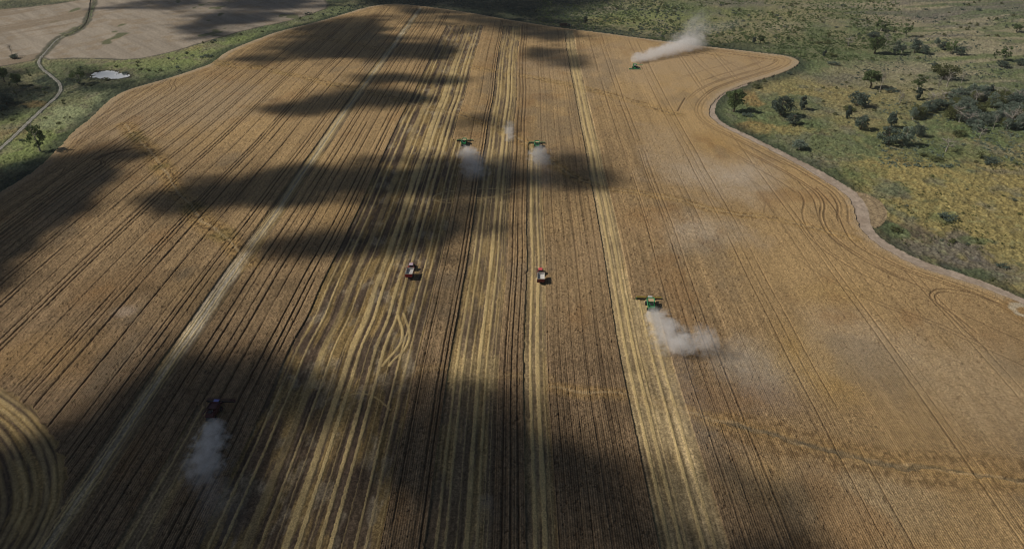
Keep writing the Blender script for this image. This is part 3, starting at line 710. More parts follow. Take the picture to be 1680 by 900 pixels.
def make_combine(name, paint, trim, rim, roof, label, cat='combine harvester', group=None, hw=6.1, auger_out=0, reel_mat=None, tank_in=None):
    """faces +Y; origin on the ground under the front axle"""
    t = empty(name, label, cat, group)
    b = MB()
    b.side([(-6.2, 1.5), (-5.6, 1.1), (.9, 1.1), (1.3, 1.8), (1.3, 2.3), (.1, 3.35), (-3.2, 3.55), (-5.2, 3.35), (-6.4, 2.6)], -1.55, 1.55)
    b.build('body', paint, t, .08)
    for s in (-1, 1):
        MB().box((s * 1.60, -2.4, 2.35), (.10, 5.2, 1.15)).build('side_panel', trim, t, .03)
    # grain tank with its open top and folded-out extensions
    g = MB()
    zt, zb = 4.35, 3.5
    o0 = [(-1.25, -3.1), (1.25, -3.1), (1.25, -.2), (-1.25, -.2)]; o1 = [(-1.75, -3.7), (1.75, -3.7), (1.75, .25), (-1.75, .25)]
    for i in range(4):
        j = (i + 1) % 4; th = .07
        k0 = [(x * .94, y * .94 - .1) for x, y in (o0[i], o0[j])]; k1 = [(x * .95, y * .95 - .09) for x, y in (o1[i], o1[j])]
        g.hexa([(*o0[i], zb), (*o0[j], zb), (*k0[1], zb), (*k0[0], zb)], [(*o1[i], zt), (*o1[j], zt), (*k1[1], zt), (*k1[0], zt)])
    gt = g.build('grain_tank', trim, t)
    MB().box((0, -1.7, 3.78), (2.5, 2.9, .3), 1.12).build('grain', tank_in or GRAIN, gt, .05)
    # engine deck
    MB().box((0, -4.7, 3.62), (1.5, 1.7, .35), .9).build('engine_deck', DARK, t, .05)
    MB().cyl((.8, -4.3, 3.5), (.8, -4.3, 4.5), .1, 8).build('exhaust', STEEL, t)
    # cab
    c = MB().side([(.35, 2.1), (1.9, 2.1), (2.25, 2.9), (2.0, 3.75), (.35, 3.75)], -.95, .95).build('cab', GLASS, t, .04)
    MB().box((0, 1.15, 3.86), (2.15, 2.1, .2), .92).build('roof', roof, c, .05)
    for sx in (-1, 1): MB().box((sx * 1.45, 2.0, 3.2), (.5, .08, .35)).build('mirror', DARK, c)
    MB().side([(1.3, 2.5), (1.3, 1.3), (4.0, .5), (4.0, 1.1)], -.75, .75).build('feeder_house', paint, t, .03)
    # header
    h = MB()
    h.side([(3.9, .25), (5.4, .18), (5.45, .28), (4.15, .42), (4.05, 1.35), (3.9, 1.35)], -hw, hw)
    hobj = h.build('header', DARK, t)
    MB().cyl((-hw + .2, 4.35, .7), (hw - .2, 4.35, .7), .28, 10).build('feed_auger', STEEL, hobj)
    rl = MB(); rl.cyl((-hw + .15, 5.0, 1.15), (hw - .15, 5.0, 1.15), .09, 8)
    for k in range(6):
        a = k * math.pi / 3; rl.cyl((-hw + .15, 5.0 + .52 * math.cos(a), 1.15 + .52 * math.sin(a)), (hw - .15, 5.0 + .52 * math.cos(a), 1.15 + .52 * math.sin(a)), .05, 5)
    for k in range(7):
        xx_ = -hw + .2 + k * (2 * hw - .4) / 6
        for q in range(3):
            a = q * math.pi / 3
            rl.cyl((xx_, 5.0 - .52 * math.cos(a), 1.15 - .52 * math.sin(a)), (xx_, 5.0 + .52 * math.cos(a), 1.15 + .52 * math.sin(a)), .035, 4)
    rl.build('reel', reel_mat or trim, hobj)
    for sx in (-1, 1):
        MB().side([(3.9, .2), (6.1, .12), (6.15, .25), (5.2, .75), (4.2, 1.45), (3.9, 1.45)], sx * hw - .09, sx * hw + .09).build('crop_divider', paint, hobj)
    # unloading auger folded back along the left side, or swung out
    if auger_out:
        MB().cyl((-1.3, -.3, 3.7), (-7.6, .9, 4.3), .24, 10).build('unloading_auger', trim, t)
    else:
        MB().cyl((-1.65, .1, 3.55), (-1.95, -6.7, 3.9), .22, 10).build('unloading_auger', trim, t)
    MB().side([(-6.1, 1.2), (-7.0, .9), (-7.1, 1.3), (-6.3, 2.2)], -1.3, 1.3).build('straw_chopper', DARK, t, .03)
    wheel(t, (-1.95, 0, 1.0), 1.0, .75, rim); wheel(t, (1.95, 0, 1.0), 1.0, .75, rim)
    wheel(t, (-1.7, -4.6, .72), .72, .5, rim); wheel(t, (1.7, -4.6, .72), .72, .5, rim)
    MB().box((0, -4.6, .8), (3.0, .3, .3)).build('rear_axle', DARK, t); MB().box((0, 0, 1.0), (3.3, .5, .5)).build('front_axle', DARK, t)
    lad = MB()
    for k in range(5): lad.box((-1.75, .95, .7 + k * .33), (.5, .22, .05))
    lad.box((-2.0, 1.05, 1.4), (.05, .05, 1.7)); lad.box((-1.5, 1.05, 1.4), (.05, .05, 1.7)); lad.build('ladder', STEEL, t)
    return t

def make_tractor(label, paint, roof, group):
    t = empty('tractor', label, 'tractor', group)
    MB().side([(-2.3, 1.1), (3.2, 1.0), (3.4, 1.3), (3.3, 2.05), (.9, 2.3), (-.2, 2.2), (-2.3, 1.8)], -.55, .55).build('bonnet', paint, t, .08)
    c = MB().side([(-1.6, 1.7), (.5, 1.7), (.7, 2.3), (.4, 3.15), (-1.5, 3.15), (-1.75, 2.4)], -.85, .85).build('cab', GLASS, t, .04)
    MB().box((0, -.55, 3.27), (2.15, 2.45, .24), .93).build('roof', roof, c, .06)
    for sx in (-1, 1):
        MB().side([(-2.4, 1.9), (-2.0, 2.15), (-.6, 2.15), (-.4, 1.9)], sx * 1.3 - .4, sx * 1.3 + .4).build('fender', paint, t, .03)
        MB().box((sx * 1.35, .6, 2.7), (.4, .06, .4)).build('mirror', DARK, c)
        wheel(t, (sx * 1.25, -1.4, .98), .98, .72, paint); wheel(t, (sx * 1.15, 2.1, .78), .78, .6, paint)
    MB().cyl((.5, 1.0, 2.2), (.5, 1.0, 3.3), .07, 8).build('exhaust', DARK, t)
    MB().box((0, 3.55, 1.1), (.9, .5, .5)).build('front_weight', DARK, t, .04)
    MB().box((0, -2.6, .7), (.25, .9, .15)).build('drawbar', DARK, t)
    return t

def make_cart(label, paint, group, rear):
    t = empty('grain_cart', label, 'grain cart', group)
    b = MB(); zb, zt, w = 1.1, 3.75, .07
    lo = [(-.7, -2.2), (.7, -2.2), (.7, 1.9), (-.7, 1.9)]; md = [(-1.85, -3.4), (1.85, -3.4), (1.85, 3.0), (-1.85, 3.0)]
    def rect(p, k, z): return [(x * k, y * k, z) for x, y in p]
    for A_, B_, z0, z1 in ((lo, md, zb, 2.35), (md, md, 2.35, zt)):
        for i in range(4):
            j = (i + 1) % 4
            a0, a1 = rect(A_, 1, z0), rect(B_, 1, z1); i0, i1 = rect(A_, .95, z0 + .01), rect(B_, .95, z1 - .01)
            b.hexa([a0[i], a0[j], i0[j], i0[i]], [a1[i], a1[j], i1[j], i1[i]])
    hop = b.build('hopper', paint, t)
    lin = MB()
    for i in range(4):
        j = (i + 1) % 4
        a0, a1 = rect(md, .945, 2.3), rect(md, .945, zt - .05); i0, i1 = rect(md, .935, 2.3), rect(md, .935, zt - .05)
        lin.hexa([a0[i], a0[j], i0[j], i0[i]], [a1[i], a1[j], i1[j], i1[i]])
    lin.build('lining', LINING, hop)
    MB().hexa([(-1.6, -3.1, 2.0), (1.6, -3.1, 2.0), (1.6, 2.7, 2.0), (-1.6, 2.7, 2.0)], [(-1.7, -3.1, 2.45), (1.7, -3.1, 2.5), (1.7, 2.8, 2.7), (-1.7, 2.8, 2.35)]).build('grain', LINING, hop)
    r = MB()
    for sx in (-1, 1): r.box((sx * 1.85, -.2, zt + .06), (.16, 6.5, .12))
    for y_ in (-3.4, 3.0): r.box((0, y_, zt + .06), (3.55, .16, .12))
    r.build('rim_rail', CREAM, hop)
    MB().box((0, -3.47, 2.7), (3.4, .1, 1.5)).build('tailboard', rear, hop, .02)
    f = MB(); f.box((0, -.4, .85), (1.3, 5.4, .25)); f.box((0, 3.2, .7), (.3, 2.6, .2)); f.build('chassis', DARK, t)
    MB().cyl((-1.55, 3.1, 1.3), (-2.0, 2.7, 4.0), .2, 8).build('unloading_auger', rear, t)
    for sx in (-1, 1): wheel(t, (sx * 1.6, -.5, .9), .9, .75, rear)
    MB().box((0, -.5, .9), (3.0, .3, .3)).build('axle', DARK, t)
    return t

# combines at work
ca = place(make_combine('combine_harvester', GREEN, LGREEN, YELLOW, WHITE, 'green combine harvester with yellow reel and folded auger in the right foreground', group='green combine harvesters', reel_mat=YELLOW), 1066, 500, R(-2))
cb = place(make_combine('combine_harvester', GREEN, LGREEN, YELLOW, LGREEN, 'green combine harvester cutting beside the wide stubble block, left of the other facing away', group='green combine harvesters'), 762, 236, R(0))
cc2 = place(make_combine('combine_harvester', GREEN, LGREEN, YELLOW, GREEN, 'green combine harvester in the middle with straw dust right behind its full header width', group='green combine harvesters'), 881, 240, R(0))
cd = place(make_combine('combine_harvester', GREEN, LGREEN, YELLOW, WHITE, 'far green combine harvester driving towards the viewer under a long dust plume', group='green combine harvesters', auger_out=1, hw=5.6), 1041, 113, R(176))
ce = place(make_combine('combine_harvester', MAROON, MAROON, DRED, BLUE, 'dark red combine harvester with blue-white cab roof in cloud shade at the lower left', hw=5.6, auger_out=0, tank_in=MAROON), 356, 673, R(-1))
# tractors with grain carts
place(make_tractor('tractor with pale pink roof pulling the left grain cart', RED, PINK, 'tractors pulling grain carts'), 675.5, 441, R(-1))
place(make_cart('open grain cart with bright red tailboard in the left stubble block', DRED, 'open grain carts', RED), 673, 454, R(-1))
place(make_tractor('tractor with coral red roof pulling the right grain cart', DRED, CORAL, 'tractors pulling grain carts'), 886.5, 449, R(0))
place(make_cart('open grain cart with dull maroon tailboard on the narrow golden strip', DRED, 'open grain carts', DRED), 887.3, 462, R(0))

# grain truck waiting at the far edge, faces right
tk = empty('grain_truck', 'dark truck with rust red covered trailer at the far field edge', 'truck')
tr = MB().side([(-9.5, 1.0), (-.6, 1.0), (-.4, 1.3), (-.4, 3.4), (-9.7, 3.4), (-9.7, 1.3)], -1.25, 1.25).build('trailer', RUST, tk, .05)
MB().side([(-9.6, 3.42), (-.5, 3.42), (-.9, 3.8), (-9.2, 3.8)], -1.15, 1.15).build('tarp_cover', RUST, tr)
MB().box((0, -3.6, .85), (1.0, 12.5, .3)).build('chassis', DARK, tk)
cbx = MB().side([(.4, .9), (2.7, .9), (2.9, 1.8), (2.5, 3.1), (.4, 3.2)], -1.2, 1.2).build('cab', DARK, tk, .05)
MB().side([(2.72, 1.9), (2.95, 1.9), (2.6, 2.9), (2.4, 2.9)], -1.05, 1.05).build('windscreen', GLASS, cbx)
MB().box((0, 3.3, 1.2), (2.2, 1.1, 1.1), .9).build('bonnet', WHITE, tk, .05); MB().box((0, 3.95, .7), (2.4, .15, .5)).build('bumper', STEEL, tk)
MB().box((1.25, .9, 1.0), (.2, 1.2, .7)).build('fuel_tank', WHITE, tk)
for sx in (-1, 1):
    for y_ in (-8.6, -7.3, -1.4, -.2, 3.1): wheel(tk, (sx * 1.0, y_, .52), .52, .4, STEEL)
place(tk, 931, 43.5, R(-84))

# ------------------------------------------------------------------ dust behind the machines
def plume(label, p0, vec, r0, r1, dens, seed, flat=.7, col=(1.0, 1.0, 1.0), nscale=.2, lump=2.3, fade=1.0):
    p0 = Vector(p0); vec = Vector(vec); L = vec.length
    m, nt, v = volume_mat('dust_cloud_%d' % seed, 0, col, -.05); N = nt.nodes; K = nt.links
    co = N.new('ShaderNodeTexCoord'); sp = N.new('ShaderNodeSeparateXYZ'); K.new(co.outputs['Object'], sp.inputs[0])
    def M(op, a, b=None, c_=None, clamp=False):
        n = N.new('ShaderNodeMath'); n.operation = op; n.use_clamp = clamp
        for i, q_ in enumerate((a, b, c_)):
            if q_ is None: continue
            if isinstance(q_, (int, float)): n.inputs[i].default_value = q_
            else: K.new(q_, n.inputs[i])
        return n.outputs[0]
    s_ = M('DIVIDE', sp.outputs['Y'], L, clamp=True)
    Rr = M('MULTIPLY_ADD', M('POWER', s_, .75), r1 - r0, r0)
    rr = M('SQRT', M('ADD', M('MULTIPLY', sp.outputs['X'], sp.outputs['X']), M('MULTIPLY', sp.outputs['Z'], sp.outputs['Z'])))
    q1 = M('DIVIDE', rr, Rr)
    n = N.new('ShaderNodeTexNoise'); n.inputs['Scale'].default_value = nscale; n.inputs['Detail'].default_value = 6; n.inputs['Roughness'].default_value = .68; n.inputs['Distortion'].default_value = .6
    n.noise_dimensions = '4D'; n.inputs['W'].default_value = seed * 3.7
    K.new(co.outputs['Object'], n.inputs['Vector'])
    nz = M('MULTIPLY', M('SUBTRACT', n.outputs['Fac'], .5), lump * 2)
    edge = M('MULTIPLY', M('SUBTRACT', M('SUBTRACT', .82, q1), nz), 2.2, clamp=True)
    e0 = M('DIVIDE', s_, .05, clamp=True); e1 = M('POWER', M('SUBTRACT', 1.0, s_, clamp=True), fade)
    dn = M('MULTIPLY', M('MULTIPLY', M('MULTIPLY', edge, e0), e1), dens)
    K.new(dn, v.inputs['Density'])
    b = bmesh.new(); n_ = 18; rings = []
    for k in range(15):
        f = k / 14; yy_ = -.0 + f * L
        rad = (r0 + (r1 - r0) * f ** .75) * 1.25 * min(1, math.sqrt(max(.02, 1 - (2 * f - 1) ** 6)) + .05)
        rings.append([b.verts.new((rad * math.cos(a * 2 * math.pi / n_), yy_, rad * math.sin(a * 2 * math.pi / n_))) for a in range(n_)])
    for A_, B_ in zip(rings, rings[1:]):
        for a in range(n_): b.faces.new((A_[a], A_[(a + 1) % n_], B_[(a + 1) % n_], B_[a]))
    b.faces.new(rings[0][::-1]); b.faces.new(rings[-1])
    bmesh.ops.recalc_face_normals(b, faces=b.faces)
    me = D.meshes.new('dust_plume'); b.to_mesh(me); b.free(); me.materials.append(m)
    o = D.objects.new('dust_plume', me); COL.objects.link(o)
    o.location = p0; o.rotation_mode = 'QUATERNION'; o.rotation_quaternion = vec.to_track_quat('Y', 'Z'); o.scale = (1, 1, flat)
    o['kind'] = 'stuff'; o['label'] = label; o['category'] = 'dust cloud'
    return o
def W3(px, py, up=2.0):
    g = G(px, py); return Vector((g[0], g[1], float(terr(*g)) + up))
def plume_px(label, a, b, ra, rb, dens, seed, ua=2.5, ub=5.0, **k):
    p = W3(*a, ua); q = W3(*b, ub); return plume(label, p, q - p, ra, rb, dens, seed, **k)
plume_px('pale dust fan spreading behind the right foreground combine', (1070, 514), (1110, 592), 4.5, 10, .17, 1, 2.5, 6, fade=.5)
plume_px('detached dust puff drifting right of the foreground plume', (1094, 585), (1172, 578), 5, 9, .13, 2, 6, 7, flat=.8, fade=.3)
plume_px('thin dust veil trailing down the right stubble strip', (1100, 590), (1150, 760), 8, 12, .012, 3, 4, 4, flat=.4, fade=.6)
plume_px('thin dust haze drifting over the crop right of the strip', (1165, 590), (1300, 690), 12, 20, .012, 4, 8, 8, flat=.5, fade=.6)
plume_px('dust cloud behind the left of the two middle combines', (765, 248), (783, 302), 5.5, 11, .17, 5, 2.5, 5, fade=.7)
plume_px('thin dark dust drifting right of the left middle plume', (785, 262), (860, 300), 8, 12, .015, 6, 6, 6, flat=.5)
plume_px('wide dust cloud behind the right of the two middle combines', (883, 251), (889, 280), 7, 9.5, .15, 7, 2.5, 4, fade=.6)
plume_px('thin dust veil over the narrow golden strip', (888, 268), (895, 330), 8, 10, .02, 8, 3, 3, flat=.5)
plume_px('small isolated white dust puff between the two middle combines', (836, 236), (836, 212), 4, 5.5, .11, 9, 3, 5, fade=.3)
plume_px('long bright dust plume streaming right from the far combine', (1036, 106), (1150, 80), 8, 17, .13, 10, 4, 9, fade=.25, nscale=.13, lump=1.3)
plume_px('tall thinning dust column beyond the far field edge', (1110, 86), (1155, 68), 13, 16, .03, 11, 8, 26, flat=.8, fade=.5, nscale=.08)
plume_px('faint dust trail fading over the scrub beyond the field', (1140, 72), (1230, 55), 12, 16, .012, 12, 14, 14, flat=.5)
plume_px('billowing blue-white dust column behind the dark red combine', (354, 697), (334, 802), 4.5, 9.0, .24, 13, 2.5, 4, fade=.4, nscale=.3, lump=1.8)
plume_px('broken tail of dust at the foot of the lower left column', (345, 795), (375, 900), 6, 9, .04, 14, 4, 3, flat=.5)
plume_px('faint pale dust lying over the crop on the right', (1180, 300), (1240, 330), 25, 30, .010, 15, 10, 10, flat=.35, nscale=.04)
plume_px('faint pale dust patch over the crop left of the track', (1100, 395), (1190, 400), 14, 18, .013, 16, 8, 8, flat=.35, nscale=.06)
plume_px('loose straw dust over the foot of the strip in shade', (795, 820), (800, 880), 5, 6, .03, 17, 3, 3, flat=.4)


# ------------------------------------------------------------------ trees and shrubs
def leaf_mat(name, a, b):
    m, nt, bs = new_mat(name); N = nt.nodes; L = nt.links
    co = N.new('ShaderNodeTexCoord'); n = N.new('ShaderNodeTexNoise'); n.inputs['Scale'].default_value = 1.3; n.inputs['Detail'].default_value = 3
    oi = N.new('ShaderNodeObjectInfo')
    L.new(co.outputs['Object'], n.inputs['Vector'])
    r = N.new('ShaderNodeValToRGB'); r.color_ramp.elements[0].position = .32; r.color_ramp.elements[1].position = .68
    r.color_ramp.elements[0].color = (*a, 1); r.color_ramp.elements[1].color = (*b, 1)
    L.new(n.outputs['Fac'], r.inputs[0])
    mr = N.new('ShaderNodeMapRange'); mr.inputs['To Min'].default_value = .8; mr.inputs['To Max'].default_value = 1.2
    L.new(oi.outputs['Random'], mr.inputs['Value'])
    mx = N.new('ShaderNodeVectorMath'); mx.operation = 'SCALE'; L.new(r.outputs[0], mx.inputs[0]); L.new(mr.outputs[0], mx.inputs['Scale'])
    L.new(mx.outputs[0], bs.inputs['Base Color']); bs.inputs['Roughness'].default_value = .8; bs.inputs['Specular IOR Level'].default_value = .15
    tr = N.new('ShaderNodeBsdfTranslucent'); L.new(mx.outputs[0], tr.inputs['Color'])
    ms = N.new('ShaderNodeMixShader'); ms.inputs[0].default_value = .4
    L.new(bs.outputs[0], ms.inputs[1]); L.new(tr.outputs[0], ms.inputs[2]); L.new(ms.outputs[0], N['Material Output'].inputs['Surface'])
    return m
LEAF_G = leaf_mat('gum_leaves', (.10, .145, .06), (.22, .28, .12))
LEAF_D = leaf_mat('dark_blue_green_leaves', (.085, .12, .095), (.19, .24, .19))
LEAF_O = leaf_mat('olive_leaves', (.11, .125, .05), (.22, .24, .10))
LEAF_S = leaf_mat('grey_green_leaves', (.17, .22, .17), (.31, .37, .29))
TWIG = leaf_mat('bare_grey_twigs', (.12, .115, .105), (.26, .245, .225))
BARK = solid('grey_brown_bark', (.15, .12, .09), .9, var=.3, scale=2, spec=.1)
PBARK = solid('pale_bark', (.42, .38, .32), .85, var=.2, scale=2, spec=.1)

def crown_mesh(name, seed, rx, rz, zc, clumps, per, leaf, mat, lobes=1.0, shape='round'):
    rg = np.random.RandomState(seed)
    pts = []
    for k in range(clumps):
        while True:
            p = rg.uniform(-1, 1, 3)
            if np.linalg.norm(p) < 1: break
        p = p / max(.25, np.linalg.norm(p)) * rg.uniform(.45, .92)
        if shape == 'cone': f = 1 - .6 * (p[2] + 1) / 2; p[0] *= f; p[1] *= f
        if shape == 'umbrella': p[2] = abs(p[2]) * .8 - .1
        if shape == 'column': p[0] *= .8; p[1] *= .8
        c = np.array([p[0] * rx, p[1] * rx, p[2] * rz + zc])
        cr = rg.uniform(.22, .42) * rx * lobes
        d = rg.normal(size=(per, 3)); d /= np.linalg.norm(d, axis=1)[:, None]
        d *= (rg.uniform(.3, 1, (per, 1)) ** .5); d[:, 2] *= .75
        pts.append(c + d * cr)
    P = np.concatenate(pts); n = len(P)
    a = rg.normal(size=(n, 3)); a /= np.linalg.norm(a, axis=1)[:, None]
    b = rg.normal(size=(n, 3)); b -= (a * b).sum(1)[:, None] * a; b /= np.linalg.norm(b, axis=1)[:, None]
    s = leaf * rg.uniform(.6, 1.35, (n, 1))
    Vv = np.stack([P - a * s, P - b * s * .6, P + a * s, P + b * s * .6], 1).reshape(-1, 3)
    return Vv, np.arange(4 * n).reshape(n, 4)
def mesh_obj(name, V_, F_, mat, parent):
    o = np_mesh(name, V_, F_, mat); o.parent = parent; return o
def trunk(b, h, r, rg, limbs, spread, top, dead=False):
    p = Vector((0, 0, -.5)); prev = p; pts = [p]
    for k in range(4):
        q_ = Vector((rg.uniform(-.06, .06) * h, rg.uniform(-.06, .06) * h, h * (k + 1) / 4)); pts.append(q_)
    for k in range(4): b.cyl(pts[k], pts[k + 1], r * (1 - .2 * k), 7, r * (.8 - .2 * k) if k < 3 else r * .3)
    for k in range(limbs):
        f = rg.uniform(.35, .95); i = min(3, int(f * 4)); st = pts[i].lerp(pts[i + 1], f * 4 - i)
        a = rg.uniform(0, 6.28) if not dead else k * 2.4; l = spread * rg.uniform(.6, 1.0)
        m_ = st + Vector((math.cos(a) * l * .55, math.sin(a) * l * .55, top * .25)); e = st + Vector((math.cos(a) * l, math.sin(a) * l, top * rg.uniform(.35, .7)))
        b.cyl(st, m_, r * .38, 5, r * .26); b.cyl(m_, e, r * .26, 5, r * .08)
        if dead:
            for q in range(4):
                s2 = st.lerp(e, rg.uniform(.35, .9)); a2 = a + rg.uniform(-1.3, 1.3); l2 = l * rg.uniform(.3, .5)
                b.cyl(s2, s2 + Vector((math.cos(a2) * l2, math.sin(a2) * l2, rg.uniform(.1, .7) * l2)), r * .16, 4, r * .05)
KIDS = {}
def proto(kind, seed):
    """unit-size tree, ten metres tall"""
    rg = random.Random(seed); t = D.objects.new(kind, None)
    names = dict(gum_tree=('gum_tree', LEAF_G, 4.1, 3.6, 5.9, 34, 60, .38, 'round', 1.6), bushy_tree=('bushy_tree', LEAF_D, 4.4, 4.0, 4.6, 34, 48, .36, 'round', .3),
                 olive_tree=('olive_tree', LEAF_O, 5.4, 3.8, 5.0, 36, 50, .36, 'round', .4), pine_tree=('pine_tree', LEAF_D, 3.0, 4.6, 5.0, 34, 54, .38, 'column', .6),
                 grey_tree=('grey_tree', LEAF_S, 4.4, 4.2, 5.2, 34, 54, .36, 'round', .7), open_gum=('gum_tree', LEAF_G, 4.2, 4.2, 5.9, 20, 55, .36, 'round', 1.4))
    COL.objects.link(t)
    if kind == 'dead_tree':
        b = MB(); trunk(b, 9.0, .34, rg, 11, 3.4, 4.0, True); tr_ = b.build('trunk', PBARK, t)
        V_, F_ = crown_mesh('twigs', seed, 3.2, 3.4, 5.8, 16, 26, .26, TWIG); tw = mesh_obj('twigs', V_[: len(V_)], F_, TWIG, t)
        # thin the twigs into slivers
        me = tw.data; co = np.empty(len(me.vertices) * 3, np.float32); me.vertices.foreach_get('co', co); co = co.reshape(-1, 4, 3)
        mid = (co[:, 0] + co[:, 2]) / 2; co[:, 1] = mid + (co[:, 1] - mid) * .22; co[:, 3] = mid + (co[:, 3] - mid) * .22; co[:, 0] = mid + (co[:, 0] - mid) * 2.0; co[:, 2] = mid + (co[:, 2] - mid) * 2.0
        me.vertices.foreach_set('co', co.ravel()); me.update()
        KIDS[t.name] = [tr_, tw]; return t
    if kind == 'shrub':
        V_, F_ = crown_mesh('f', seed, 5.0, 3.6, 3.6, 16, 34, .55, LEAF_D); V_[:, 2] = np.maximum(V_[:, 2], -.3)
        fo = mesh_obj('foliage', V_, F_, rg.choice([LEAF_D, LEAF_O]), t)
        b = MB(); trunk(b, 4.0, .25, rg, 4, 2.5, 2.0); st_ = b.build('stem', BARK, t); KIDS[t.name] = [fo, st_]; return t
    nm, mt, rx, rz, zc, cl, per, lf, shp, spr = names[kind]
    t.name = nm
    V_, F_ = crown_mesh('c', seed, rx, rz, zc, cl, per, lf, mt, 1.0 if kind != 'open_gum' else .85, shp)
    V_[:, 2] = np.maximum(V_[:, 2], .2)
    cr = mesh_obj('crown', V_, F_, mt, t)
    b = MB(); trunk(b, 7.6, .42, rg, 6, rx * .8, 3.0); tk_ = b.build('trunk', PBARK if kind in ('open_gum', 'grey_tree') else BARK, t)
    KIDS[t.name] = [tk_, cr]
    return t
PROTOS = {}; _used = set()
def tree(kind, px, py, hp, wp, label, cat='tree', group=None, v=None):
    """base pixel, height and crown width in photo pixels"""
    if v is None: v = int(px * 7 + py * 3) % 3
    if (kind, v) not in PROTOS: PROTOS[(kind, v)] = proto(kind, 100 + v * 13 + len(kind))
    p = PROTOS[(kind, v)]
    if p.name in _used:
        t = p.copy(); COL.objects.link(t)
        for ch in KIDS[p.name]:
            c_ = ch.copy(); COL.objects.link(c_); c_.parent = t
    else:
        t = p; _used.add(p.name)
    g = G(px, py); k = ppm(*g); ang = math.atan2(CAM_H, math.hypot(*g))
    H = hp / k / math.cos(ang) ; Wd = wp / k
    base = dict(gum_tree=9.4, bushy_tree=9.4, olive_tree=11.5, pine_tree=7.4, grey_tree=9.6, open_gum=8.8, dead_tree=7.5, shrub=11.5)[kind]
    hh = 10.2 if kind != 'shrub' else 8.0
    # the crown's depth adds to its height in the picture
    H = max(H - Wd * .3 * math.sin(ang), H * .75) * 1.15; Wd *= 1.15
    rs = random.Random(int(px * 31 + py * 17))
    t.location = (g[0], g[1], float(terr(*g)) - .1); t.rotation_euler = (0, 0, rs.uniform(0, 6.28))
    t.scale = (Wd / base, Wd / base * rs.uniform(.9, 1.1), H / hh)
    for k_ in ('label', 'category', 'group'):
        if k_ in t: del t[k_]
    tag(t, label, cat, group)
    return t
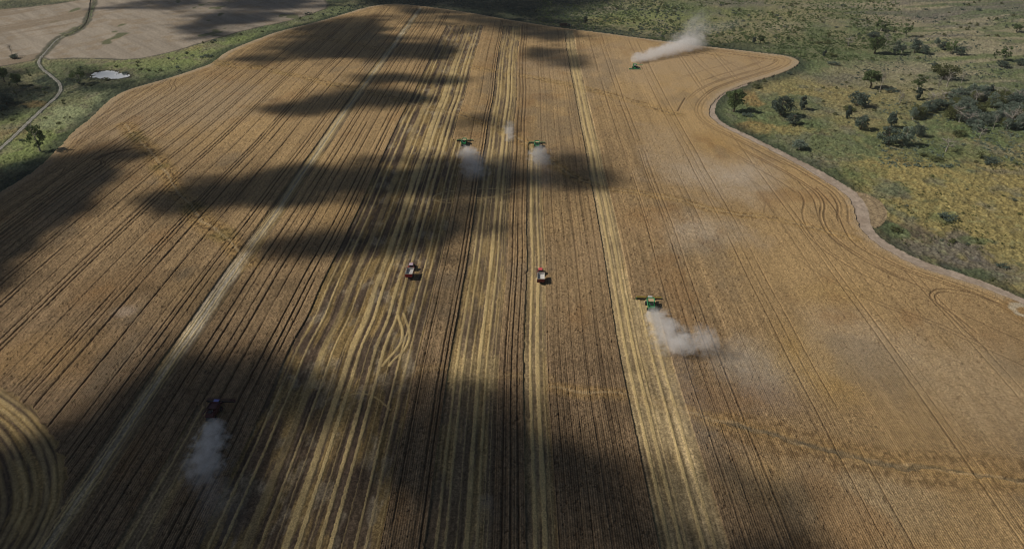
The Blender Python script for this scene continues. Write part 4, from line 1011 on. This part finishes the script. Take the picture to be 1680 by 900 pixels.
T = [
 ('gum_tree', 1203, 183, 37, 30, 'bright green rounded gum tree beside the bend of the track'),
 ('bushy_tree', 1281, 190, 37, 32, 'widest dark blue-green bushy tree left of two smaller ones in the scrub'),
 ('pine_tree', 1315, 180, 24, 16, 'small upright dark tree right of the wide bushy tree'),
 ('bushy_tree', 1300, 204, 20, 22, 'low dark bush-like tree in front of the wide bushy tree'),
 ('bushy_tree', 1407, 174, 27, 32, 'broad dark tree with grey bushes at its foot in the middle scrub'),
 ('pine_tree', 1390, 194, 22, 14, 'narrow dark tree left in front of the broad dark one'),
 ('bushy_tree', 1411, 212, 27, 25, 'round dark green tree throwing shade right on golden grass'),
 ('gum_tree', 1427, 145, 30, 28, 'rounded green tree beside the leaning pale dead tree'),
 ('open_gum', 1505, 147, 25, 20, 'upper of two stacked slender green trees on the pale slope'),
 ('pine_tree', 1505, 163, 20, 13, 'lower of two stacked slender trees with shade on pale grass'),
 ('olive_tree', 1547, 130, 28, 38, 'largest wide low olive crown on the pale slope'),
 ('bushy_tree', 1533, 110, 8, 12, 'small dark knob of a tree above the wide olive crown'),
 ('pine_tree', 1461, 209, 26, 20, 'upright dark green tree standing behind the paired trees left of the clearing'),
 ('bushy_tree', 1456, 237, 34, 34, 'large blue-green tree at the left of the paired trees by the clearing'),
 ('bushy_tree', 1506, 224, 23, 22, 'dark round tree at the right of the paired trees by the clearing'),
 ('grey_tree', 1483, 238, 33, 24, 'pale grey leafed tree between the paired dark trees'),
 ('grey_tree', 1311, 244, 16, 28, 'low grey shrub tree with a green tip near the track'),
 ('pine_tree', 1619, 162, 24, 16, 'tallest dark tree at the back of the dense grove'),
 ('bushy_tree', 1661, 176, 24, 28, 'rounded dark tree rising at the right end of the grove'),
 ('bushy_tree', 1592, 208, 16, 18, 'dark green tree at the front left of the grove beside the clearing'),
 ('open_gum', 1445, 51, 18, 20, 'loose dark green tree above the gum cluster on the far slope'),
 ('open_gum', 1485, 60, 21, 15, 'pale grey-green gum standing alone on the far pale slope'),
 ('gum_tree', 1434, 88, 28, 26, 'spreading gum with a long trunk at the left of the far cluster'),
 ('bushy_tree', 1433, 63, 12, 20, 'dark brownish crown just behind the spreading far gum'),
 ('grey_tree', 1468, 90, 23, 14, 'slim grey-green tree right of the spreading far gum'),
 ('grey_tree', 1479, 87, 15, 11, 'short grey tree between the slim one and the blue-green pair'),
 ('bushy_tree', 1500, 86, 24, 18, 'left tree of the blue-green pair in the far cluster'),
 ('bushy_tree', 1515, 89, 17, 15, 'right darker tree of the blue-green pair in the far cluster'),
 ('grey_tree', 1536, 76, 14, 10, 'faint small grey tree behind the right far cluster'),
 ('bushy_tree', 1547, 82, 15, 15, 'leftmost tree of the right far cluster'),
 ('open_gum', 1559, 88, 21, 22, 'widest pale trunked gum in the right far cluster'),
 ('bushy_tree', 1573, 91, 17, 15, 'dark tree at the right end of the right far cluster'),
 ('open_gum', 1630, 100, 17, 8, 'thin leaning tree left of the pale trunked gum near the right edge'),
 ('open_gum', 1647, 100, 24, 19, 'pale trunked gum above a dark bush near the right edge'),
 ('bushy_tree', 1644, 110, 12, 18, 'dark bush-like tree under the pale trunked gum'),
 ('bushy_tree', 1674, 108, 14, 18, 'dark tree cut by the right edge on the far slope'),
 ('gum_tree', 1667, 53, 13, 15, 'lone blue-green tree high on the slope at the right edge'),
 ('pine_tree', 1236, 72, 12, 8, 'left of two small dark trees beyond the far field edge'),
 ('gum_tree', 1248, 71, 13, 12, 'right of two small dark trees beyond the far field edge'),
 ('gum_tree', 1292, 68, 8, 6, 'tiny lone tree in the green flat beyond the field'),
 ('pine_tree', 1352, 93, 11, 9, 'small dark round tree beside a grey mound of brush'),
 ('open_gum', 66, 248, 45, 30, 'tall ragged tree at the left field edge throwing long shade'),
 ('open_gum', 130, 137, 23, 24, 'dark spreading tree left of the pond'),
 ('gum_tree', 8, 134, 23, 18, 'dark tree cut by the left edge beside the road bend'),
 ('gum_tree', 30, 141, 21, 17, 'dark umbrella shaped tree left of the winding road'),
 ('bushy_tree', 12, 170, 20, 26, 'broad black-green tree in deep shade at the left edge'),
 ('bushy_tree', 5, 180, 10, 14, 'low dark tree below the shaded broad one at the left edge'),
 ('bushy_tree', 24, 96, 8, 14, 'dark round bush at the foot of the bare tree in the far left field'),
 ('pine_tree', 960, 39, 12, 9, 'dark lone tree just beyond the far field edge right of the truck'),
 ('open_gum', 903, 12, 10, 9, 'dark small tree in the shaded scrub at the top'),
 ('open_gum', 1011, 15, 8, 9, 'small tree on the pale bare bank at the top')]
for i_, (k_, px, py, hp, wp, lab) in enumerate(T): tree(k_, px, py, hp, wp, lab)
DEAD = [(1443, 152, 33, 12, 'leaning pale dead tree right of the rounded green tree'), (1553, 143, 24, 16, 'grey bare tree in front of the wide olive crown'), (1538, 149, 20, 8, 'thin dead stem left of the grey bare tree'),
        (1577, 137, 18, 10, 'small dead tree alone right of the wide olive crown'), (1476, 169, 18, 14, 'grey bare tree alone on the tan grass'), (1453, 73, 16, 14, 'bare grey tree behind the far gum cluster'), (1585, 91, 16, 10, 'pale bare tree right of the far cluster'),
        (1629, 212, 22, 10, 'pale skinny dead tree at the front of the grove'), (1657, 210, 32, 26, 'large pale bare tree at the front right of the grove'), (1607, 227, 17, 16, 'bare tree in the green clearing below the grove'),
        (1552, 248, 22, 26, 'dark branching dead tree lowest in the green clearing'), (1391, 76, 14, 16, 'grey bare tree at the left of the far scrub rise'), (21, 92, 18, 8, 'tall bare tree over a dark bush in the far left field')]
for px, py, hp, wp, lab in DEAD: tree('dead_tree', px, py, hp, wp, lab)
# the dense grove near the right edge
rg = random.Random(9)
GROVE = [(1490, 184), (1530, 170), (1568, 156), (1600, 152), (1640, 158), (1700, 168), (1700, 216), (1640, 212), (1600, 214), (1570, 204), (1530, 200), (1495, 198)]
gp = np.array(GROVE, float); n_g = 0
while n_g < 92:
    px = rg.uniform(1488, 1700); py = rg.uniform(152, 214)
    if not inside(np.array([px]), np.array([py]), gp)[0]: continue
    kk = rg.choice(['grey_tree', 'grey_tree', 'bushy_tree', 'dead_tree', 'olive_tree'])
    lab = {'grey_tree': 'grey-green leafy tree standing among others in the dense grove', 'bushy_tree': 'dark green tree standing among others in the dense grove',
           'dead_tree': 'bare grey tree standing among others in the dense grove', 'olive_tree': 'olive green tree standing among others in the dense grove'}[kk]
    tree(kk, px, py, rg.uniform(13, 22), rg.uniform(16, 26), lab, 'tree', {'grey_tree': 'grey-green trees of the grove', 'bushy_tree': 'dark trees of the grove', 'dead_tree': 'bare trees of the grove', 'olive_tree': 'olive trees of the grove'}[kk]); n_g += 1
SHR = [(1242, 144, 7, 18, 'dark shrub inside the track bend above the rounded gum'), (1294, 122, 5, 10, 'small dark shrub against the point of the field'), (1254, 134, 4, 8, 'tiny shrub between the field point and the bend'),
       (1574, 223, 10, 22, 'dark shrub in the green clearing below the grove'), (1624, 267, 12, 32, 'wide dark purple shrub lowest below the grove'), (1536, 263, 7, 24, 'low green shrub under the branching dead tree'),
       (1515, 256, 7, 16, 'low green shrub left of the branching dead tree'), (1608, 258, 10, 14, 'green shrub left above the dark purple shrub'), (1366, 106, 6, 20, 'dark shrubs patch right of the field point'),
       (1358, 72, 6, 12, 'dark shrub left of the far gum cluster'), (1552, 358, 9, 30, 'dark green shrub patch in the golden grass'), (1562, 398, 8, 14, 'green shrub in the brown brush by the track'),
       (1465, 150, 6, 24, 'low shrub right of the leaning dead tree'), (1392, 180, 7, 26, 'low dark shrub left of the broad dark tree'), (1365, 92, 6, 16, 'grey mound of brush beside a small dark tree'),
       (1225, 190, 5, 20, 'low shrub on the shade side of the bend gum'), (1470, 378, 6, 20, 'bright green low shrub beside the bulge of the track'), (1344, 72, 5, 14, 'low shrub beside the far green flat'), (1645, 438, 7, 20, 'green shrub in brown brush near the right edge'),
       (176, 131, 4, 12, 'dark reeds on the near bank of the pond'), (205, 121, 4, 14, 'dark reeds on the far right bank of the pond'), (158, 118, 3, 9, 'dark reeds at the far left bank of the pond'), (340, 93, 4, 22, 'brown brush mound in the green strip near the field'), (505, 24, 4, 12, 'dark brush at the tip of the far pale field'),
       (40, 176, 4, 10, 'small dark shrub on the orange grass beside the road'), (20, 198, 4, 9, 'small dark shrub low on the left grass'), (75, 153, 3, 8, 'tiny shrub left of the road bend'), (50, 141, 3, 12, 'flat dark shrub below the umbrella shaped tree')]
for px, py, hp, wp, lab in SHR: tree('shrub', px, py, hp, wp, lab, 'shrub')
LBS = [('small dark shrub dotting the scrub beyond the field', 'shrubs dotting the scrub beyond the field', (1010, 1420), (4, 76)), ('small dark shrub dotting the slope at the top right', 'shrubs dotting the top right slope', (1420, 1680), (2, 62)),
       ('low shrub scattered in the golden grass at the right', 'shrubs scattered in the golden grass', (1440, 1680), (255, 420)), ('low shrub scattered on the open slope round the trees', 'shrubs scattered round the slope trees', (1340, 1680), (95, 215)),
       ('dark shrub scattered on the shaded grass left of the field', 'shrubs on the shaded grass at the left', (-10, 150), (112, 235)), ('dark shrub in the green strip along the far side of the field', 'shrubs in the far green strip', (180, 540), (10, 130))]
for (lab, grp, (x0, x1), (y0, y1)), nn_ in zip(LBS, (95, 45, 22, 50, 34, 24)):
    k_ = 0
    while k_ < nn_:
        px = rg.uniform(x0, x1); py = rg.uniform(y0, y1)
        g = G(px, py)
        if inside(np.array([g[0]]), np.array([g[1]]), FIELD)[0] or dist_line(np.array([g[0]]), np.array([g[1]]), FIELD, 14)[0][0] < 9 or inside(np.array([g[0]]), np.array([g[1]]), NF_R)[0] or inside(np.array([g[0]]), np.array([g[1]]), NF_L)[0] or inside(np.array([g[0]]), np.array([g[1]]), POND)[0] or dist_line(np.array([g[0]]), np.array([g[1]]), ROAD_L, 14)[0][0] < 7: continue
        tree('shrub', px, py, rg.uniform(2.0, 4.5), rg.uniform(4, 9), lab, 'shrub', grp); k_ += 1
# drop prototypes nobody used
for p_ in list(PROTOS.values()):
    if p_.name not in _used:
        for ch in KIDS[p_.name]: D.objects.remove(ch)
        D.objects.remove(p_)

# ------------------------------------------------------------------ undergrowth: brush too small and too many to count
rs_ = np.random.RandomState(4)
def brush(name, label, n, xr, yr, smin, smax, mat, keep, seed):
    r_ = np.random.RandomState(seed)
    px = r_.uniform(*xr, n); py = r_.uniform(*yr, n)
    dv = _f[None] + _r[None] * ((px - 840) / FPX)[:, None] + _u[None] * ((450 - py) / FPX)[:, None]
    t = CAM_H / -dv[:, 2]
    for _ in range(8): t = (CAM_H - terr(dv[:, 0] * t, dv[:, 1] * t)) / -dv[:, 2]
    x = dv[:, 0] * t; y = dv[:, 1] * t
    m = ~inside(x, y, FIELD) & ~inside(x, y, NF_R) & ~inside(x, y, NF_L) & ~inside(x, y, POND) & ~inside(x, y, BULGE)
    m &= (dist_line(x, y, np.vstack([FIELD, FIELD[:1]]), 10)[0] > 5) & (dist_line(x, y, ROAD_L, 10)[0] > 4) & (dist_line(x, y, TRACK_R, 10)[0] > 6)
    m &= keep(x, y, px, py)
    x = x[m]; y = y[m]; k = len(x); L_ = 14
    s = (smin + (smax - smin) * r_.uniform(0, 1, k) ** 2)
    z = terr(x, y)
    d = r_.normal(size=(k, L_, 3)); d /= np.linalg.norm(d, axis=2)[:, :, None]; d[:, :, 2] = np.abs(d[:, :, 2]) * .8
    P = np.stack([x, y, z], 1)[:, None, :] + d * s[:, None, None] * r_.uniform(.4, 1, (k, L_, 1)); P[:, :, 2] += .15
    P = P.reshape(-1, 3); N_ = len(P); ss = np.repeat(s, L_)[:, None] * .55
    a = r_.normal(size=(N_, 3)); a /= np.linalg.norm(a, axis=1)[:, None]; b = r_.normal(size=(N_, 3)); b /= np.linalg.norm(b, axis=1)[:, None]
    Vv = np.stack([P - a * ss, P + b * ss, P + a * ss], 1).reshape(-1, 3)
    o = np_mesh(name, Vv, np.arange(3 * N_).reshape(N_, 3), mat)
    o['kind'] = 'stuff'; o['label'] = label; o['category'] = 'brush'
    return o
cov = lambda sc, th, sd: (lambda x, y, px, py: fbm(x / sc, y / sc, sd, 3) > th)
brush('undergrowth', 'mottled green brush covering the country beyond the field', 9000, (880, 1480), (-8, 100), .7, 2.0, LEAF_G, cov(60, .44, 401), 1)
brush('dark_undergrowth', 'dark shaded brush at the top of the picture', 3500, (540, 1120), (-8, 60), .7, 2.0, LEAF_D, cov(50, .42, 402), 2)
brush('slope_undergrowth', 'scattered dark tufts on the right slope', 2600, (1400, 1760), (-8, 130), .5, 1.5, LEAF_D, cov(45, .53, 403), 3)
brush('grove_undergrowth', 'grey-green brush between the grove trees', 1500, (1440, 1700), (150, 275), .5, 1.5, LEAF_S, cov(35, .50, 404), 4)
brush('grass_tufts', 'coarse tufts in the golden grass', 3800, (1190, 1760), (120, 470), .35, .9, LEAF_O, cov(22, .50, 405), 5)
brush('bankside_tufts', 'grass tufts in the green strip at the left', 1600, (-20, 480), (60, 300), .4, 1.0, LEAF_G, cov(25, .50, 406), 6)

# ------------------------------------------------------------------ the air between the camera and the far land
hm_, _, hv_ = volume_mat('thin_haze', .00004, (.88, .94, 1.0), .1)
hb = MB().box((0, 3000, 60), (14200, 12200, 300)).build('haze', hm_)
hb['kind'] = 'stuff'; hb['label'] = 'thin haze over the far country'; hb['category'] = 'haze'
